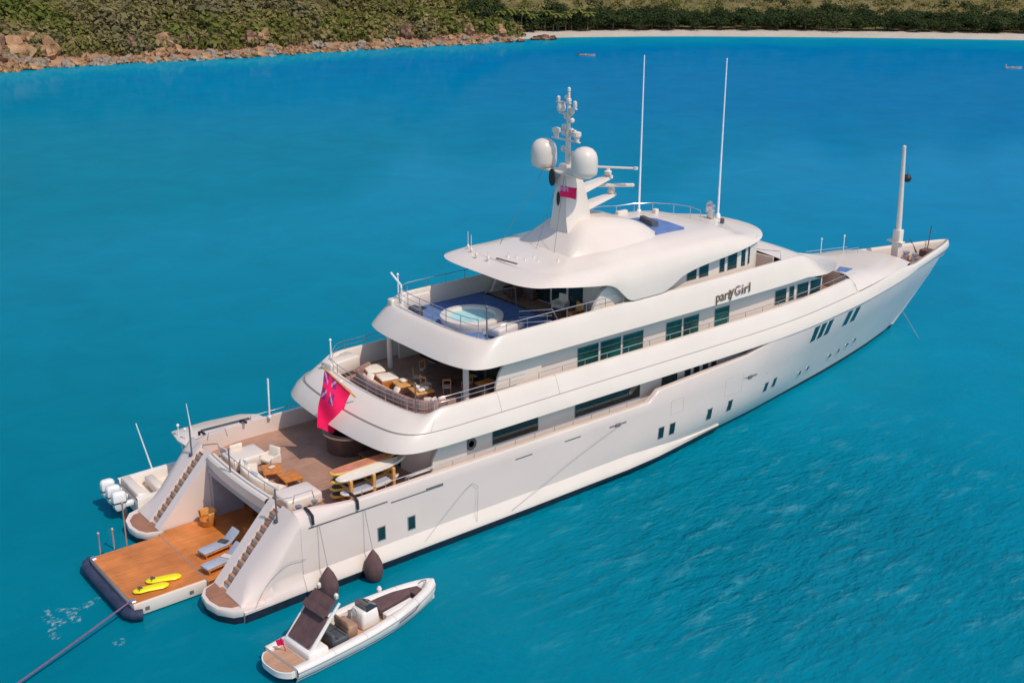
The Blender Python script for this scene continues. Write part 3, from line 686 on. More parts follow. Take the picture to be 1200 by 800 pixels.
g.box((3.3, 2.86, 1.85), (1.6, .3, 2.4), bev=0); g.box((3.3, -2.86, 1.85), (1.6, .3, 2.4), bev=0); g.box((4.7, 0, 3.02), (4.4, 6.0, .1), bev=0); g.build('garage_wall', 'garage', yacht)
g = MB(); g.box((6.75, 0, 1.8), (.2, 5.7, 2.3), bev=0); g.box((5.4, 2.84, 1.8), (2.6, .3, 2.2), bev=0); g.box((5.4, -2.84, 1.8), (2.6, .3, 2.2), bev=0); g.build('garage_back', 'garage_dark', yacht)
g = MB(); g.box((2.52, 0, 3.2), (.16, 6.1, .30), bev=.02); g.build('garage_lintel', 'garage', yacht)
g = MB(); g.box((5.4, -1.2, 1.3), (1.4, .7, .25), bev=.05); g.tube([(5.0, -1.2, .7), (5.0, -1.2, 1.3)], .06); g.tube([(5.8, -1.2, .7), (5.8, -1.2, 1.3)], .06); g.build('garage_bench', 'garage', yacht)

# ---- main deck
def deck_plate(name, loop, z, th, m, parent=yacht, ladderN=1):
    mb = MB(); n = len(loop)
    for i in range(n-1):
        (x0, y0), (x1, y1) = loop[i], loop[i+1]
        a = [(x0, -y0, z), (x0, y0, z), (x1, y1, z), (x1, -y1, z)]
        mb.add(a, [(0, 1, 2, 3)])
        mb.add([(p[0], p[1], z-th) for p in a], [(3, 2, 1, 0)])
    return mb.build(name, m, parent, 30)
main_deck = deck_plate('main_deck', [(2.6, 3.0), (2.9, 4.4), (3.4, 5.25), (4.4, 5.56), (30, 5.56), (35, 5.4)], 3.1, .02, 'teak')
# aft coaming of the main deck with its curved bench
def arc(x0, y0, bulge, n=17): return [(x0-bulge*(1-(k/(n-1)*2-1)**2), y0*(1-2*k/(n-1))) for k in range(n)]
co = arc(2.62, 3.06, .12)
mb = MB(); secs = []
for x, y in co: secs.append([(x-.1, y, 3.35), (x-.14, y, 3.9), (x-.04, y, 4.0), (x+.3, y, 4.0), (x+.36, y, 3.92), (x+.36, y, 3.1)])
mb.loft(secs, False); mb.build('aft_coaming', 'white', yacht, 40)
mb = MB(); mb.tube([(x+.12, y, 4.03) for x, y in co], .02, 5); mb.tube([(x+.55, y, 4.28) for x, y in co], .025, 6)
for x, y in co[1::4]: mb.tube([(x+.55, y, 3.6), (x+.55, y, 4.28)], .02, 5)
mb.build('aft_rail', 'steel', yacht)
for y in (0.55,):
    mb = MB(); mb.tube([(2.55, y, 4.0), (2.55, y, 5.25)], .04, 8); mb.build('boarding_post', 'pole', yacht)
# side lockers, bulwark gates and bollards of the aft deck
for sgn in (-1, 1):
    mb = MB(); mb.box((4.35, sgn*2.75, 3.42), (1.9, 1.5, .62), bev=.14, seg=3); mb.build('deck_locker', 'white', yacht, 50)
    mb = MB()
    for x in (3.75, 4.6): mb.tube([(x, sgn*3.9, 3.1), (x, sgn*3.9, 3.55)], .11, 10); mb.lathe([(.16, 0), (.16, .06), (0, .07)], (x, sgn*3.9, 3.55), 10)
    mb.box((4.2, sgn*3.9, 3.14), (1.3, .4, .08), bev=.02); mb.build('mooring_bollard', 'steel', yacht)
    mb = MB(); mb.tube([(3.2, sgn*4.45, 4.1), (3.3, sgn*4.45, 4.5), (4.2, sgn*4.45, 4.5), (4.3, sgn*4.45, 4.05)], .025, 6); mb.tube([(2.5, sgn*4.2, 4.45), (3.2, sgn*4.45, 4.45)], .022, 6); mb.build('gate_rail', 'steel', yacht)
    for x in (3.4, 5.75):
        mb = MB(); mb.tube([(x, sgn*5.2, 4.15), (x, sgn*5.55, 4.14), (x, sgn*5.86, 4.02), (x, sgn*5.90, 3.6)], .075, 6); mb.build('rope_chock', 'black', yacht)
    mb = MB()
    for z in (4.28,):
        mb.tube([(6.2, sgn*5.52, z)]+[(x, sgn*5.55, z) for x in range(8, 25, 2)], .022, 5)
    for x in [6.2+1.3*k for k in range(15)]: mb.tube([(x, sgn*5.54, 3.95), (x, sgn*5.54, 4.28)], .016, 5)
    mb.build('bulwark_rail', 'steel', yacht)
    mb = MB(); mb.tube([(7.2, sgn*5.35, 4.0), (7.25, sgn*5.35, 6.2)], .05, 8) if sgn > 0 else None
    if sgn > 0: mb.lathe([(.1, 0), (.1, .1)], (7.2, 5.35, 3.98), 10); mb.build('whip_antenna', 'antenna', yacht)
# deckhouse on the main deck
def half_house(pts, n=40): return outline(pts, n)
def house(name, pts, z0, z1, m, n=60):
    ol = outline(pts, n); o, r = slab(name, ol, lambda x, nr: [(0, z0, 0), (0, z1-.6*smooth01((x-39.3)/1.6), 0)], m, yacht, ang=25); return o
mh = house('main_deckhouse', [(10.3, 0), (10.3, -3.0), (10.6, -4.3), (11.2, -4.82), (12.2, -4.9), (13.2, -4.9), (15, -4.9), (20, -4.9), (26, -4.9), (32, -4.9), (34, -4.85), (36, -3), (36.4, 0)], 3.1, 5.34, ['white'])
def side_window(parent, x0, x1, z0, z1, y, m='glass', slope=0.0, th=.03, rec=.02):
    for sgn in (-1, 1):
        mb = MB()
        def ya(x): return (y(x) if callable(y) else y)
        for (a, b, c, d, o_, mi) in ((x0-.05, x1+.05, z0-.05, z1+.05, .012, 0), (x0, x1, z0, z1, .022, 1)):
            q = [(a, c), (b, c), (b, d+slope*(b-a)), (a, d)]
            mb.loft([[(px, sgn*(ya(px)-.06), pz) for px, pz in q], [(px, sgn*(ya(px)+o_), pz) for px, pz in q]], True, False, True, mi)
        mb.build('window', ['frame', m], parent)
for x0, x1 in ((14.35, 17.3), (19.9, 24.65)): side_window(mh, x0, x1, 4.05, 4.78, 4.9)
for x0, x1 in ((26.4, 27.6), (28.25, 28.68), (29.0, 29.42), (29.75, 30.15), (30.45, 30.85)): side_window(mh, x0, x1, 4.1, 4.82, 4.9)
for sgn in (-1, 1):   # curved wing wall that closes the side deck aft
    mb = MB(); pr = [(10.4, 3.1), (12.6, 3.1), (12.6, 5.32), (11.3, 5.32), (10.9, 4.9), (10.55, 4.3)]
    mb.loft([[(x, sgn*4.93, z) for x, z in pr], [(x, sgn*5.06, z) for x, z in pr]], True, True, True); mb.build('wing_wall', 'white', yacht)
mb = MB()
for y0, y1 in ((-2.6, -1.5), (-1.3, -.2), (0, 1.1), (1.3, 2.6)): mb.box((10.27, (y0+y1)/2, 4.15), (.05, y1-y0, 2.05), bev=.01)
mb.build('saloon_door', 'glass', mh)
# curved glass lobby with a bar at the aft end of the deckhouse
mb = MB(); mb.lathe([(1.25, 0), (1.28, .9), (1.45, 1.0), (1.45, 1.1), (1.2, 1.12), (1.15, 1.0), (1.1, .1)], (9.6, 1.1, 3.1), 32, mis=[1, 0, 0, 0, 1, 1, 1]); mb.build('round_bar', ['steel', 'darkwood'], yacht)
for y in (-2.7, 4.4):
    mb = MB(); mb.tube([(10.4, y, 3.1), (10.4, y, 5.32)], .09, 10); mb.build('deck_column', 'white', yacht)

# ---- upper deck slab, gunwale and bow bulwark in one sweep
A = outline([(7.72, 0), (7.74, -1.5), (7.88, -3.3), (8.12, -4.5), (8.55, -5.2), (9.2, -5.58), (10.4, -5.76), (13, -5.83), (20, -5.85), (34, -5.85), (38, -5.63), (42, -5.12), (46, -4.47), (52, -3.12), (57, -1.79), (60.4, -.82), (61.5, -.42), (62.0, -.12), (62.06, 0)], 190)
def profA(x, nr):
    f = smooth01((x-44.6)/1.0); b = smooth01((x-52)/2.5)
    P = [(.8, 5.40, 0), (.06, 5.27, 1), (.0, 5.29, 1), (.015, 5.36, 1), (.13, 5.78, 1), (.25, 6.03, 2), (.285, 5.98, 2), (.31, 6.04, 1), (.47, 6.45, 1), (.63, 6.80, 1), (.72, 6.91, 1), (.88, 6.93, 1), (.94, 6.86, 1), (.96, 5.8, 1)]
    az = .38*smooth01(max(nr.x, 0)*1.2)*(x < 20)
    if az > 0: P = [(a_, z_-az*min(1, max(0, z_-6.04)/.8) if j_ < 13 else z_, m_) for j_, (a_, z_, m_) in enumerate(P)]
    if f > 0:
        for j in range(7, 14): P[j] = (P[j][0], P[j][1]*(1-f)+5.9*f, P[j][2])
    if b > 0:
        Q = [(.5, 4.55), (.05, 5.3), (0, 5.36), (0, 5.5), (.05, 5.74), (.14, 5.84), (.22, 5.86), (.28, 5.86), (.34, 5.78), (.36, 5.6), (.37, 5.4), (.38, 5.2), (.39, 5.0), (.4, 4.7)]
        P = [(p[0]*(1-b)+q[0]*b, p[1]*(1-b)+q[1]*b, p[2]) for p, q in zip(P, Q)]
    return P
upper_slab, rA = slab('upper_deck_coaming', A, profA, ['ceil', 'white', 'seam'], yacht, mult=1.5, bow=True, ladder=[(0, lambda x, c: 0, 0)], ang=40)
def inner_loop(rings, j, x0, x1, shrink=0.0):
    half = rings[j][:len(rings[j])//2]
    return [(p[0], abs(p[1])+shrink) for p in half if x0 <= p[0] <= x1]
upper_deck = deck_plate('upper_deck', inner_loop(rA, -1, 0, 45.0, .02), 5.85, .02, 'teak')
# coaming seams
for sgn in (-1, 1):
    mb = MB()
    for x in (10.0, 14.6, 18.5):
        q = [p for p in range(len(A[0])) if abs(A[0][p].x-x) < .3 and A[0][p].y < -4]; i = q[0]
        pts = []
        for j in range(7, 12):
            v = rA[j][i]; pts.append((v[0], sgn*(abs(v[1])+.004), v[2]+.004))
        mb.tube(pts, .012, 4)
    mb.build('panel_seam', 'line', upper_slab)
# upper deckhouse
def uh_y(x): return hinterp([(15, 4.3), (34, 4.3), (41.4, 4.22)], x)
uh = house('upper_deckhouse', [(16.0, 0), (16.0, -3.2), (16.1, -4.0), (16.6, -4.28), (17.5, -4.3), (19, -4.3), (22, -4.3), (30, -4.3), (34, -4.3), (37, -4.27), (40, -4.23), (41.1, -4.2), (41.5, -4.0), (41.6, 0)], 5.85, 8.3, ['white'])
for x0, x1 in ((20.55, 22.0), (22.2, 23.65), (23.85, 25.35), (27.2, 28.4), (28.6, 29.8), (31.2, 32.4)): side_window(uh, x0, x1, 6.42, 7.62, uh_y, 'green' if x0 > 31 or 21 < x0 < 25 else 'green')
for x0, x1 in ((36.6, 37.6), (37.95, 38.35), (38.7, 39.75), (40.0, 41.0)): side_window(uh, x0, x1, 6.82, 7.66, uh_y)
mb = MB()
for y0, y1 in ((-3.9, -2.3), (-2.1, -.1), (.1, 2.0), (2.2, 3.9)): mb.box((15.97, (y0+y1)/2, 6.95), (.05, y1-y0, 2.1), bev=.01)
mb.build('sky_lounge_door', 'glass', uh)
mb = MB()
for y in (-2.2, 0, 2.1): mb.box((15.98, y, 7.0), (.05, .2, 2.3), bev=0)
mb.box((15.985, 0, 8.12), (.05, 7.8, .3), bev=0); mb.build('door_surround', 'darkwood', uh)
for sgn in (-1, 1):
    mb = MB(); pr = [(14.9, 5.85), (17.9, 5.85), (17.9, 8.3), (15.7, 8.3), (15.15, 7.6), (14.9, 6.9)]
    mb.loft([[(x, sgn*4.33, z) for x, z in pr], [(x, sgn*4.46, z) for x, z in pr]], True, True, True); mb.build('wing_wall', 'white', yacht)
    mb = MB(); mb.tube([(13.75, sgn*3.5, 5.85), (13.75, sgn*3.5, 8.3)], .16, 14); mb.build('deck_column', 'white', yacht)

# ---- bridge deck slab
B = outline([(12.72, 0), (12.75, -2.3), (12.92, -3.6), (13.3, -4.55), (13.95, -4.93), (15.2, -5.03), (20, -5.05), (34, -5.0), (38, -4.86), (40, -4.66), (41.4, -4.3), (43.2, -3.5), (45.0, -2.4), (46.4, -1.2), (46.9, 0)], 150)
def bdrop(x): return 2.75*smooth01((x-37.3)/12.5)
def profB(x, nr):
    f = smooth01((x-35.9)/1.0); lo = max(0, x-39)*.15
    P = [(.7, 8.34, 0), (.05, 8.21, 1), (0, 8.23, 1), (.015, 8.30, 1), (.13, 8.75, 1), (.26, 9.18, 1), (.37, 9.50, 1), (.45, 9.61, 1), (.58, 9.63, 1), (.63, 9.57, 1), (.65, 8.6, 1)]
    f2 = smooth01((x-37)/5.5)
    P = [(a_*(1+1.0*f2) if 3 < j_ else a_, z_, m_) for j_, (a_, z_, m_) in enumerate(P)]
    d = bdrop(x)+.28*smooth01(max(nr.x, 0)*1.2)*(x < 20)
    return [(a, z-(d*min(1, (z-8.25)/1.1) if 8.27 < z and j < 10 else 0)-lo, m) for j, (a, z, m) in enumerate(P)]
bridge_slab, rB = slab('bridge_deck_coaming', B, profB, ['ceil', 'white'], yacht, mult=1.6, front=.6, ladder=[(0, lambda x, c: 0, 0)], ang=40)
bl_ = inner_loop(rB, -1, 0, 36.9, .02)
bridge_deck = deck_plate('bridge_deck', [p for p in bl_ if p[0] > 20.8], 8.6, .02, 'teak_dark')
deck_plate('blue_sun_deck', [p for p in bl_ if p[0] <= 20.9], 8.6, .02, 'bluepad')
# coachroof: rounded front of the bridge deck running down to the foredeck
mb = MB(); rows = []
tops = [rB[8][i] for i in range(len(B[0])) if rB[8][i][0] >= 36.7]
for p in tops:
    K = 16; rows.append([(p[0], p[1]*(1-2*k/K), p[2]+.004+.22*(1-(1-2*k/K)**2)*min(1, abs(p[1])/2)) for k in range(K+1)])
mb.loft(rows, False); mb.build('coachroof', 'white', yacht, 60)
mb = MB(); mb.box((36.75, 0, 9.1), (.1, 7.6, 1.15), bev=.02); mb.build('bridge_front_bulkhead', 'white', yacht)
mb = MB()
for sgn in (-1, 1): mb.tube([(36.0, sgn*2.6, 9.75), (36.0, sgn*2.6, 10.1), (36.9, sgn*4.15, 10.1), (36.95, sgn*4.2, 9.65)], .02, 5)
mb.build('bridge_wing_rail', 'steel', yacht)
# pilothouse
def ph_y(x): return hinterp([(22, 4.0), (31, 4.0), (34, 3.9), (35.6, 3.6)], x)
ph = house('pilothouse', [(22.4, 0), (22.4, -3.2), (22.6, -3.85), (23.4, -4.0), (25, -4.0), (28, -4.0), (31, -4.0), (32.5, -3.97), (34, -3.9), (35.3, -3.65), (35.9, -2.6), (36.2, -1.2), (36.25, 0)], 8.6, 11.2, ['white'])
for x0, x1, z1 in ((29.0, 29.72, 10.5), (30.0, 30.72, 10.6), (31.72, 32.1, 10.62), (32.42, 33.2, 10.66), (33.62, 33.98, 10.7), (34.3, 34.85, 10.72)): side_window(ph, x0, x1, 9.72, z1, ph_y)
for x0, x1 in ((24.2, 25.6),): pass
mb = MB()
for y0, y1 in ((-2.6, -1.4), (-1.2, 0), (.2, 1.4), (1.6, 2.6)): mb.box((22.37, (y0+y1)/2, 9.6), (.05, y1-y0, 1.9), bev=.01)
mb.build('bridge_door', 'glass', ph)
for sgn in (-1, 1):   # curved cheek wall under the hardtop
    mb = MB(); pr = [(21.2, 8.62), (24.6, 8.62), (24.6, 10.2), (23.7, 10.6), (22.7, 10.65), (22.2, 10.4), (21.7, 9.6)]
    mb.loft([[(x, sgn*4.03, z) for x, z in pr], [(x, sgn*4.2, z) for x, z in pr]], True, True, True); mb.build('wing_wall', 'white', yacht)

# ---- hardtop
C = outline([(17.28, 0), (17.3, -2.3), (17.5, -3.4), (17.95, -4.1), (18.7, -4.45), (20, -4.6), (24, -4.68), (30, -4.58), (33.6, -4.3), (35.6, -3.7), (36.8, -2.6), (37.4, -1.3), (37.55, 0)], 150)
ZE = [(17, 11.42), (18.3, 11.40), (20, 11.18), (21.4, 10.98), (22.3, 10.86), (22.9, 10.6), (23.4, 10.15), (23.9, 9.75), (24.3, 9.66), (26.3, 9.66), (27.0, 9.85), (28.1, 10.35), (29.5, 10.6), (31.6, 10.76), (35, 11.0), (37, 11.12), (38, 11.14)]
def topz(x): return hinterp([(17, 11.82), (20, 11.82), (24, 11.9), (30, 11.95), (34, 11.78), (36.5, 11.5), (38, 11.4)], x)
def profC(x, nr):
    ze = hinterp(ZE, x); zt = topz(x); h = zt-ze
    k = smooth01((h-.5)/1.0)                              # 0 on the thin aft lip, 1 on the tall cheeks
    def m(a, b): return a*(1-k)+b*k
    return [(.9, ze+.10 if h < 1 else ze+.3, 0), (.06, ze-.01, 1), (0, ze+.01, 1), (m(.04, .02), ze+m(.10, .28)*h, 1), (m(.22, .10), ze+m(.34, .5)*h, 1), (m(.45, .24), ze+m(.58, .72)*h, 1), (m(.66, .5), ze+m(.74, .88)*h, 1), (m(.80, .8), ze+m(.82, .95)*h, 1)]
def camC(x, c):
    up = smooth01((x-18.2)/1.6)*smooth01((37.2-x)/1.4)
    return up*((topz(x)-hinterp(ZE, x))*.16*min(1, c*2.6)+.12*c)
hardtop, rC = slab('hardtop', C, profC, ['ceil', 'white'], yacht, mult=.8, front=1.6, ladder=[(0, lambda x, c: 0.0, 0), (7, camC, 1)], ang=45)
# radar mast fairing
fair = MB(); secs = []
FX = [(21.55, 11.80, 2.25), (21.9, 12.1, 2.15), (22.6, 12.7, 1.85), (23.3, 13.25, 1.5), (23.7, 13.45, 1.35), (24.2, 13.5, 1.4), (25.2, 13.42, 1.55), (26.4, 13.22, 1.7), (27.3, 12.98, 1.8), (27.9, 12.7, 1.85), (28.4, 12.35, 1.9), (28.8, 12.0, 1.9)]
for x, z, w in FX:
    base = 11.8; wb = 2.3+1.4*smooth01((x-21.6)/2.4)-1.2*smooth01((x-27.0)/1.8); sec = []
    for k in range(13):
        t = -1+2*k/12; a = abs(t)
        if a < .6: yy = w*t/.6; zz = z-.02*(a/.6)**2
        else: u_ = (a-.6)/.4; yy = math.copysign(w+(wb-w)*(u_**1.05), t); zz = base+(z-base)*(1-u_)**1.3
        sec.append((x, yy, max(zz, 11.75)))
    secs.append(sec)
fair.loft(secs, False); fair.build('mast_fairing', 'white', yacht, 50)
# radar mast
mast = MB(); ms = []
for z, x0, x1, w0, w1 in ((12.6, 22.75, 24.9, .85, 1.0), (13.5, 22.8, 24.75, .62, .72), (14.8, 22.88, 24.5, .5, .55), (16.0, 22.95, 24.1, .42, .45), (16.5, 23.05, 23.9, .3, .3)):
    ms.append([(x0, -w0, z), (x0+.25, -w0-.08, z), (x1-.3, -w1, z), (x1, -w1*.6, z), (x1, w1*.6, z), (x1-.3, w1, z), (x0+.25, w0+.08, z), (x0, w0, z)])
mast.loft(ms, True, True, True)
mast.box((23.1, 0, 16.05), (.7, 3.9, .14), bev=.05)
mast = mast.build('radar_mast', 'white', yacht, 40)
mb = MB(); mb.lathe([(.24, 0), (.24, .34), (.12, .36)], (22.75, .35, 0), 14); mb.v = [(22.72+(v[2])*-.3, v[1]-.15+.25, 15.75+(v[0]-22.75)*2.0) for v in mb.v]; mb.build('searchlight', 'black', mast)
mb = MB(); mb.lathe([(.15, 0), (.15, .05), (0, .06)], n=14); mb.v = [(22.86-v[2], v[0]*.8+.12, 14.6+v[1]*2.6) for v in mb.v]; mb.build('mast_vent', 'black', mast)
for y in (1.68, -1.68):
    mb = MB(); mb.lathe([(.45, -.12), (.68, 0), (.72, .22), (.72, .72), (.69, .98), (.60, 1.2), (.42, 1.38), (.18, 1.47), (0, 1.49)], (23.1, y, 16.2), 28); mb.build('satellite_dome', 'white', mast, 60)
mb = MB(); mb.tube([(23.4, 0, 16.3), (23.4, 0, 18.6), (23.4, 0, 20.35)], [.17, .12, .07], 8); mb.lathe([(.05, 0), (.09, .05), (.09, .2), (.04, .25)], (23.4, 0, 20.35), 8); mb.build('mast_pole', 'white', mast)
for z, wl_, wr in ((17.75, 1.35, .95), (19.15, .75, .3), (18.35, 0.5, .6), (19.75, 1.0, .15), (19.5, 0.1, .65)):
    mb = MB(); mb.box((23.4, (wl_-wr)/2, z), (.14, wl_+wr, .07), bev=.02)
    if z < 18: 
        for y in (1.0, -.7): mb.lathe([(.12, 0), (.14, .2), (.24, .3), (.24, .5), (.1, .55)], (23.4, y, z+.03), 10)
    elif z < 18.5: mb.lathe([(.1, 0), (.12, .18), (.05, .2)], (23.4, .4, z+.03), 8)
    elif z < 19.3: mb.lathe([(.1, 0), (.22, .08), (.27, .28), (.2, .48), (0, .56)], (23.4, .62, z+.04), 12); mb.lathe([(.1, 0), (.15, .1), (.12, .3), (0, .36)], (23.4, -.26, z+.04), 10)
    elif z < 19.6: mb.lathe([(.07, 0), (.12, .1), (.1, .35), (0, .4)], (23.4, -.5, z+.04), 8)
    else: mb.lathe([(.05, 0), (.1, .08), (.1, .22), (0, .28)], (23.4, .85, z+.04), 8); mb.lathe([(.09, 0), (.14, .06), (.14, .2), (.05, .24)], (23.4, 0, z+.04), 8)
    mb.build('crosstree', 'white', mast)
for (z, x1, y, bw) in ((15.15, 26.6, -.15, 2.6), (14.1, 26.9, -.15, 0.0)):   # forward radar arms
    mb = MB(); mb.loft([[(24.1, -.4, z-.45), (24.1, .4, z-.45), (24.1, .3, z-.05), (24.1, -.3, z-.05)], [(x1, -.22, z+.15), (x1, .22, z+.15), (x1, .2, z+.3), (x1, -.2, z+.3)]], True, True, True); mb.build('radar_arm', 'white', mast)
    mb = MB(); mb.lathe([(.2, 0), (.22, .22), (.12, .3), (.1, .42)], (x1-.2, 0, z+.3), 12); mb.build('radar_motor', 'white', mast)
mb = MB(); mb.box((26.5, -.2, 14.9), (2.6, .16, .2), rz=R(-38), bev=.05); mb.build('radar_scanner', 'white', mast)
mb = MB(); mb.box((26.4, -.6, 15.98), (2.4, .12, .12), rz=R(-50), bev=.04); mb.lathe([(.13, 0), (.13, .14)], (27.1, -1.5, 15.92), 8); mb.build('radar_scanner', 'white', mast)
for (y, z, r_, h_) in ((.42, 17.1, .13, .3), (-.4, 16.95, .15, .26), (.34, 18.0, .17, .3), (-.3, 18.05, .11, .4), (-.28, 18.75, .14, .24), (.25, 18.9, .10, .3), (.22, 19.95, .09, .22)):
    mb = MB(); mb.box((23.4, y*.5, z), (.08, abs(y), .06), bev=.01); mb.lathe([(r_*.5, 0), (r_, h_*.2), (r_, h_*.7), (r_*.5, h_), (0, h_)], (23.4, y, z), 10); mb.build('mast_sensor', 'white', mast)
# roof fittings
for x, y in ((18.3, 1.6), (18.4, .7), (18.7, 2.6), (19.3, 0.1), (19.6, -1.0), (20.0, -1.6), (19.5, -.4), (20.3, -.9), (19.0, 3.3), (20.9, -2.2)):
    mb = MB(); mb.lathe([(.07, 0), (.09, .1), (.03, .2)], (x, y, topz(x)-.02), 8); mb.tube([(x, y, topz(x)-.1), (x, y, topz(x)+(.9 if y > 2 else .38))], .018, 5); mb.build('roof_sensor', 'white', hardtop)
mb = MB(); mb.box((18.9, -.3, topz(19)+.03), (.10, 1.6, .05), rz=R(6), bev=.01); mb.build('roof_slot', 'pole', hardtop)
mb = MB()
for y, x in ((-1.0, 21.6), (.3, 21.4)): mb.tube([(22.9, y*.3, 16.0), (x, y, 11.85)], .012, 4)
mb.tube([(23, 1.5, 16.1), (20.5, 2.4, 11.85)], .012, 4); mb.build('signal_halyard', 'pole', yacht)
# sun pad in the roof forward of the mast, with its rail
pad = [(29.1, 1.2), (30.2, 1.0), (30.6, .2), (30.6, -.9), (30.4, -2.3), (29.0, -2.3), (28.0, -2.35), (28.5, -1.5), (28.9, -.5)]
mb = MB(); mb.loft([[(x, y, 11.85) for x, y in pad], [(x, y, 12.24) for x, y in pad], [(29.5+(x-29.5)*.96, -.5+(y+.5)*.96, 12.28) for x, y in pad]], True, True, True); mb.build('roof_sun_pad', 'bluepad', hardtop, 40)
mb = MB(); mb.loft([[(x, y, 12.2) for x, y in [(28.9, -1.1), (29.5, .5), (29.85, .4), (29.3, -1.3)]], [(x, y, 12.55) for x, y in [(28.95, -1.1), (29.5, .45), (29.75, .4), (29.3, -1.25)]]], True, True, True); mb.build('roof_backrest', 'darkgrey', hardtop)
rl_ = [(29.9, 2.9), (31.2, 2.7), (32.2, 2.1), (33.0, 1.1), (33.3, 0), (33.1, -1.0)]
mb = MB(); mb.tube([(x, y, 12.62) for x, y in rl_], .022, 5)
for x, y in rl_: mb.tube([(x, y, 11.9), (x, y, 12.62)], .018, 5)
mb.build('roof_rail', 'steel', hardtop)
mb = MB(); mb.tube([(24.6, 2.6, 12.3), (26, 2.9, 12.75), (28.8, 3.0, 12.75), (29.9, 2.9, 12.62)], .022, 5); mb.build('roof_rail', 'steel', hardtop)
mb = MB(); mb.box((30.2, 2.75, 12.15), (.8, .3, .35), bev=.04); mb.box((32.2, 1.85, 12.15), (.3, .3, .3), bev=.04); mb.build('roof_locker', 'white', hardtop)
for (x, y, z0, z1, nm) in ((31.9, 3.0, 11.8, 21.4, 'whip_antenna'), (35.9, .1, 11.5, 21.2, 'whip_antenna')):
    mb = MB(); mb.tube([(x, y, z0), (x, y, z0+2.2), (x, y, z1)], [.075, .06, .035], 8); mb.lathe([(.16, 0), (.16, .2), (.1, .3)], (x, y, z0), 10); mb.build(nm, 'antenna', yacht)
mb = MB(); mb.lathe([(.2, 0), (.2, .3), (.32, .4), (.32, .75), (.15, .85)], (35.3, .2, 11.6), 12); mb.lathe([(.12, 0), (.2, .1), (.2, .5)], (35.0, -.2, 11.65), 10, mi=0); mb.box((35.6, .55, 12.3), (.3, .3, .4), bev=.05); mb.build('roof_searchlight', 'steel', hardtop)
mb = MB(); mb.lathe([(.13, 0), (.13, .25), (.08, .3)], (34.7, -1.35, 11.65), 10); mb.build('roof_camera', 'darkgrey', hardtop)

# ---- foredeck and bow
def gun_y(x): return hinterp([(40, 5.4), (42, 5.12), (46, 4.47), (52, 3.12), (57, 1.79), (60.4, .82)], x)
mb = MB(); rows = []
FZC = [(44.9, 6.98), (46.5, 6.8), (48, 6.6), (50.5, 6.3), (54.3, 5.95)]
def fedge(x): return 6.04-.12*smooth01((x-46)/8)
for x in [44.9, 45.1, 45.4, 45.8, 46.3, 47, 48.5, 50, 51.5, 53, 53.8, 54.3]:
    yo = gun_y(x)-.32; zc = hinterp(FZC, x); ze = fedge(x); p = 9-6*smooth01((x-44.9)/7)
    row = []
    for k in range(25):
        t = -1+2*k/24; tt = math.copysign(abs(t)**.8, t); fx = .45*(tt*tt) if x > 53.5 else 0
        row.append((x-fx, tt*yo, ze+(zc-ze)*(1-abs(tt)**p)))
    rows.append(row)
rows.append([(p[0]+.02, p[1], 4.8) for p in rows[-1]])
mb.loft(rows, False); mb.build('foredeck', 'white', yacht, 50)
mb = MB(); mb.add([(44.91, -3.95, 5.84), (44.91, 3.95, 5.84), (44.91, 3.95, 6.6), (44.91, 2.6, 6.95), (44.91, -2.6, 6.95), (44.91, -3.95, 6.6)], [(0, 1, 2, 3, 4, 5)]); mb.build('foredeck_bulkhead', 'cream', yacht)
deck_plate('bow_deck', [(53.2, 2.5), (55, 1.95), (57, 1.42), (59, .9), (60.6, .45), (61.3, .2)], 4.95, .02, 'teak')
mb = MB(); sk = [(45.1, -2.35), (46.5, -1.6), (47.0, -2.3), (45.5, -2.85)]
def fz(x, y):
    yo = gun_y(x)-.32; zc = hinterp(FZC, x); ze = fedge(x); p = 9-6*smooth01((x-44.9)/7)
    return ze+(zc-ze)*(1-(abs(y)/yo)**p)
mb.loft([[(x, y, fz(x, y)-.05) for x, y in sk], [(x, y, fz(x, y)+.03) for x, y in sk]], True, True, True); mb.build('deck_cushion', 'bluepad', yacht)
mb = MB(); mb.tube([(44.5, -2.5, fz(44.5, 2.5)+.25), (44.5, -3.6, fz(44.5, 3.6)+.25), (45.6, -3.5, fz(45.6, 3.5)+.25)], .018, 5); mb.build('cushion_rail', 'steel', yacht)
mb = MB()
for (x0, x1, y0, y1) in ((48.5, 52.5, 1.6, 1.3), (48.2, 52.0, 2.6, 1.9)):
    mb.tube([(x0, y0, fz(x0, y0)), (x0, y0, 6.65), (x1, y1, 6.5), (x1, y1, fz(x1, y1))], .02, 5)
mb.build('foredeck_rail', 'steel', yacht)
for x in (50.6, 52.6):
    mb = MB(); y = gun_y(x)-.35; mb.tube([(x, y, 5.8), (x, y, 7.0)], .03, 6); mb.lathe([(.05, 0), (.07, .1), (.03, .14)], (x, y, 7.0), 8); mb.build('bow_post', 'antenna', yacht)
mb = MB(); mb.box((55.35, 0, 6.2), (.52, .6, 2.9), bev=.06, seg=2); mb.box((55.3, .1, 6.75), (.5, 1.3, .1), bev=.03); mb.tube([(55.35, 0, 7.5), (55.15, 0, 10.5), (54.95, 0, 13.4)], [.2, .17, .13], 12); mb.lathe([(.1, 0), (.13, .1), (.13, .4), (.06, .45)], (54.93, 0, 13.35), 10)
bow_mast = mb.build('bow_mast', 'white', yacht, 40)
mb = MB(); mb.tube([(55.6, .35, 5.0), (57.2, .15, 5.05)], .05, 6); mb.lathe([(.28, 0), (.28, .35), (.18, .42), (.26, .5), (.26, .62)], (57.3, .45, 4.95), 14); mb.lathe([(.28, 0), (.28, .35), (.18, .42), (.26, .5), (.26, .62)], (57.3, -.35, 4.95), 14); mb.build('anchor_windlass', 'steel', yacht)
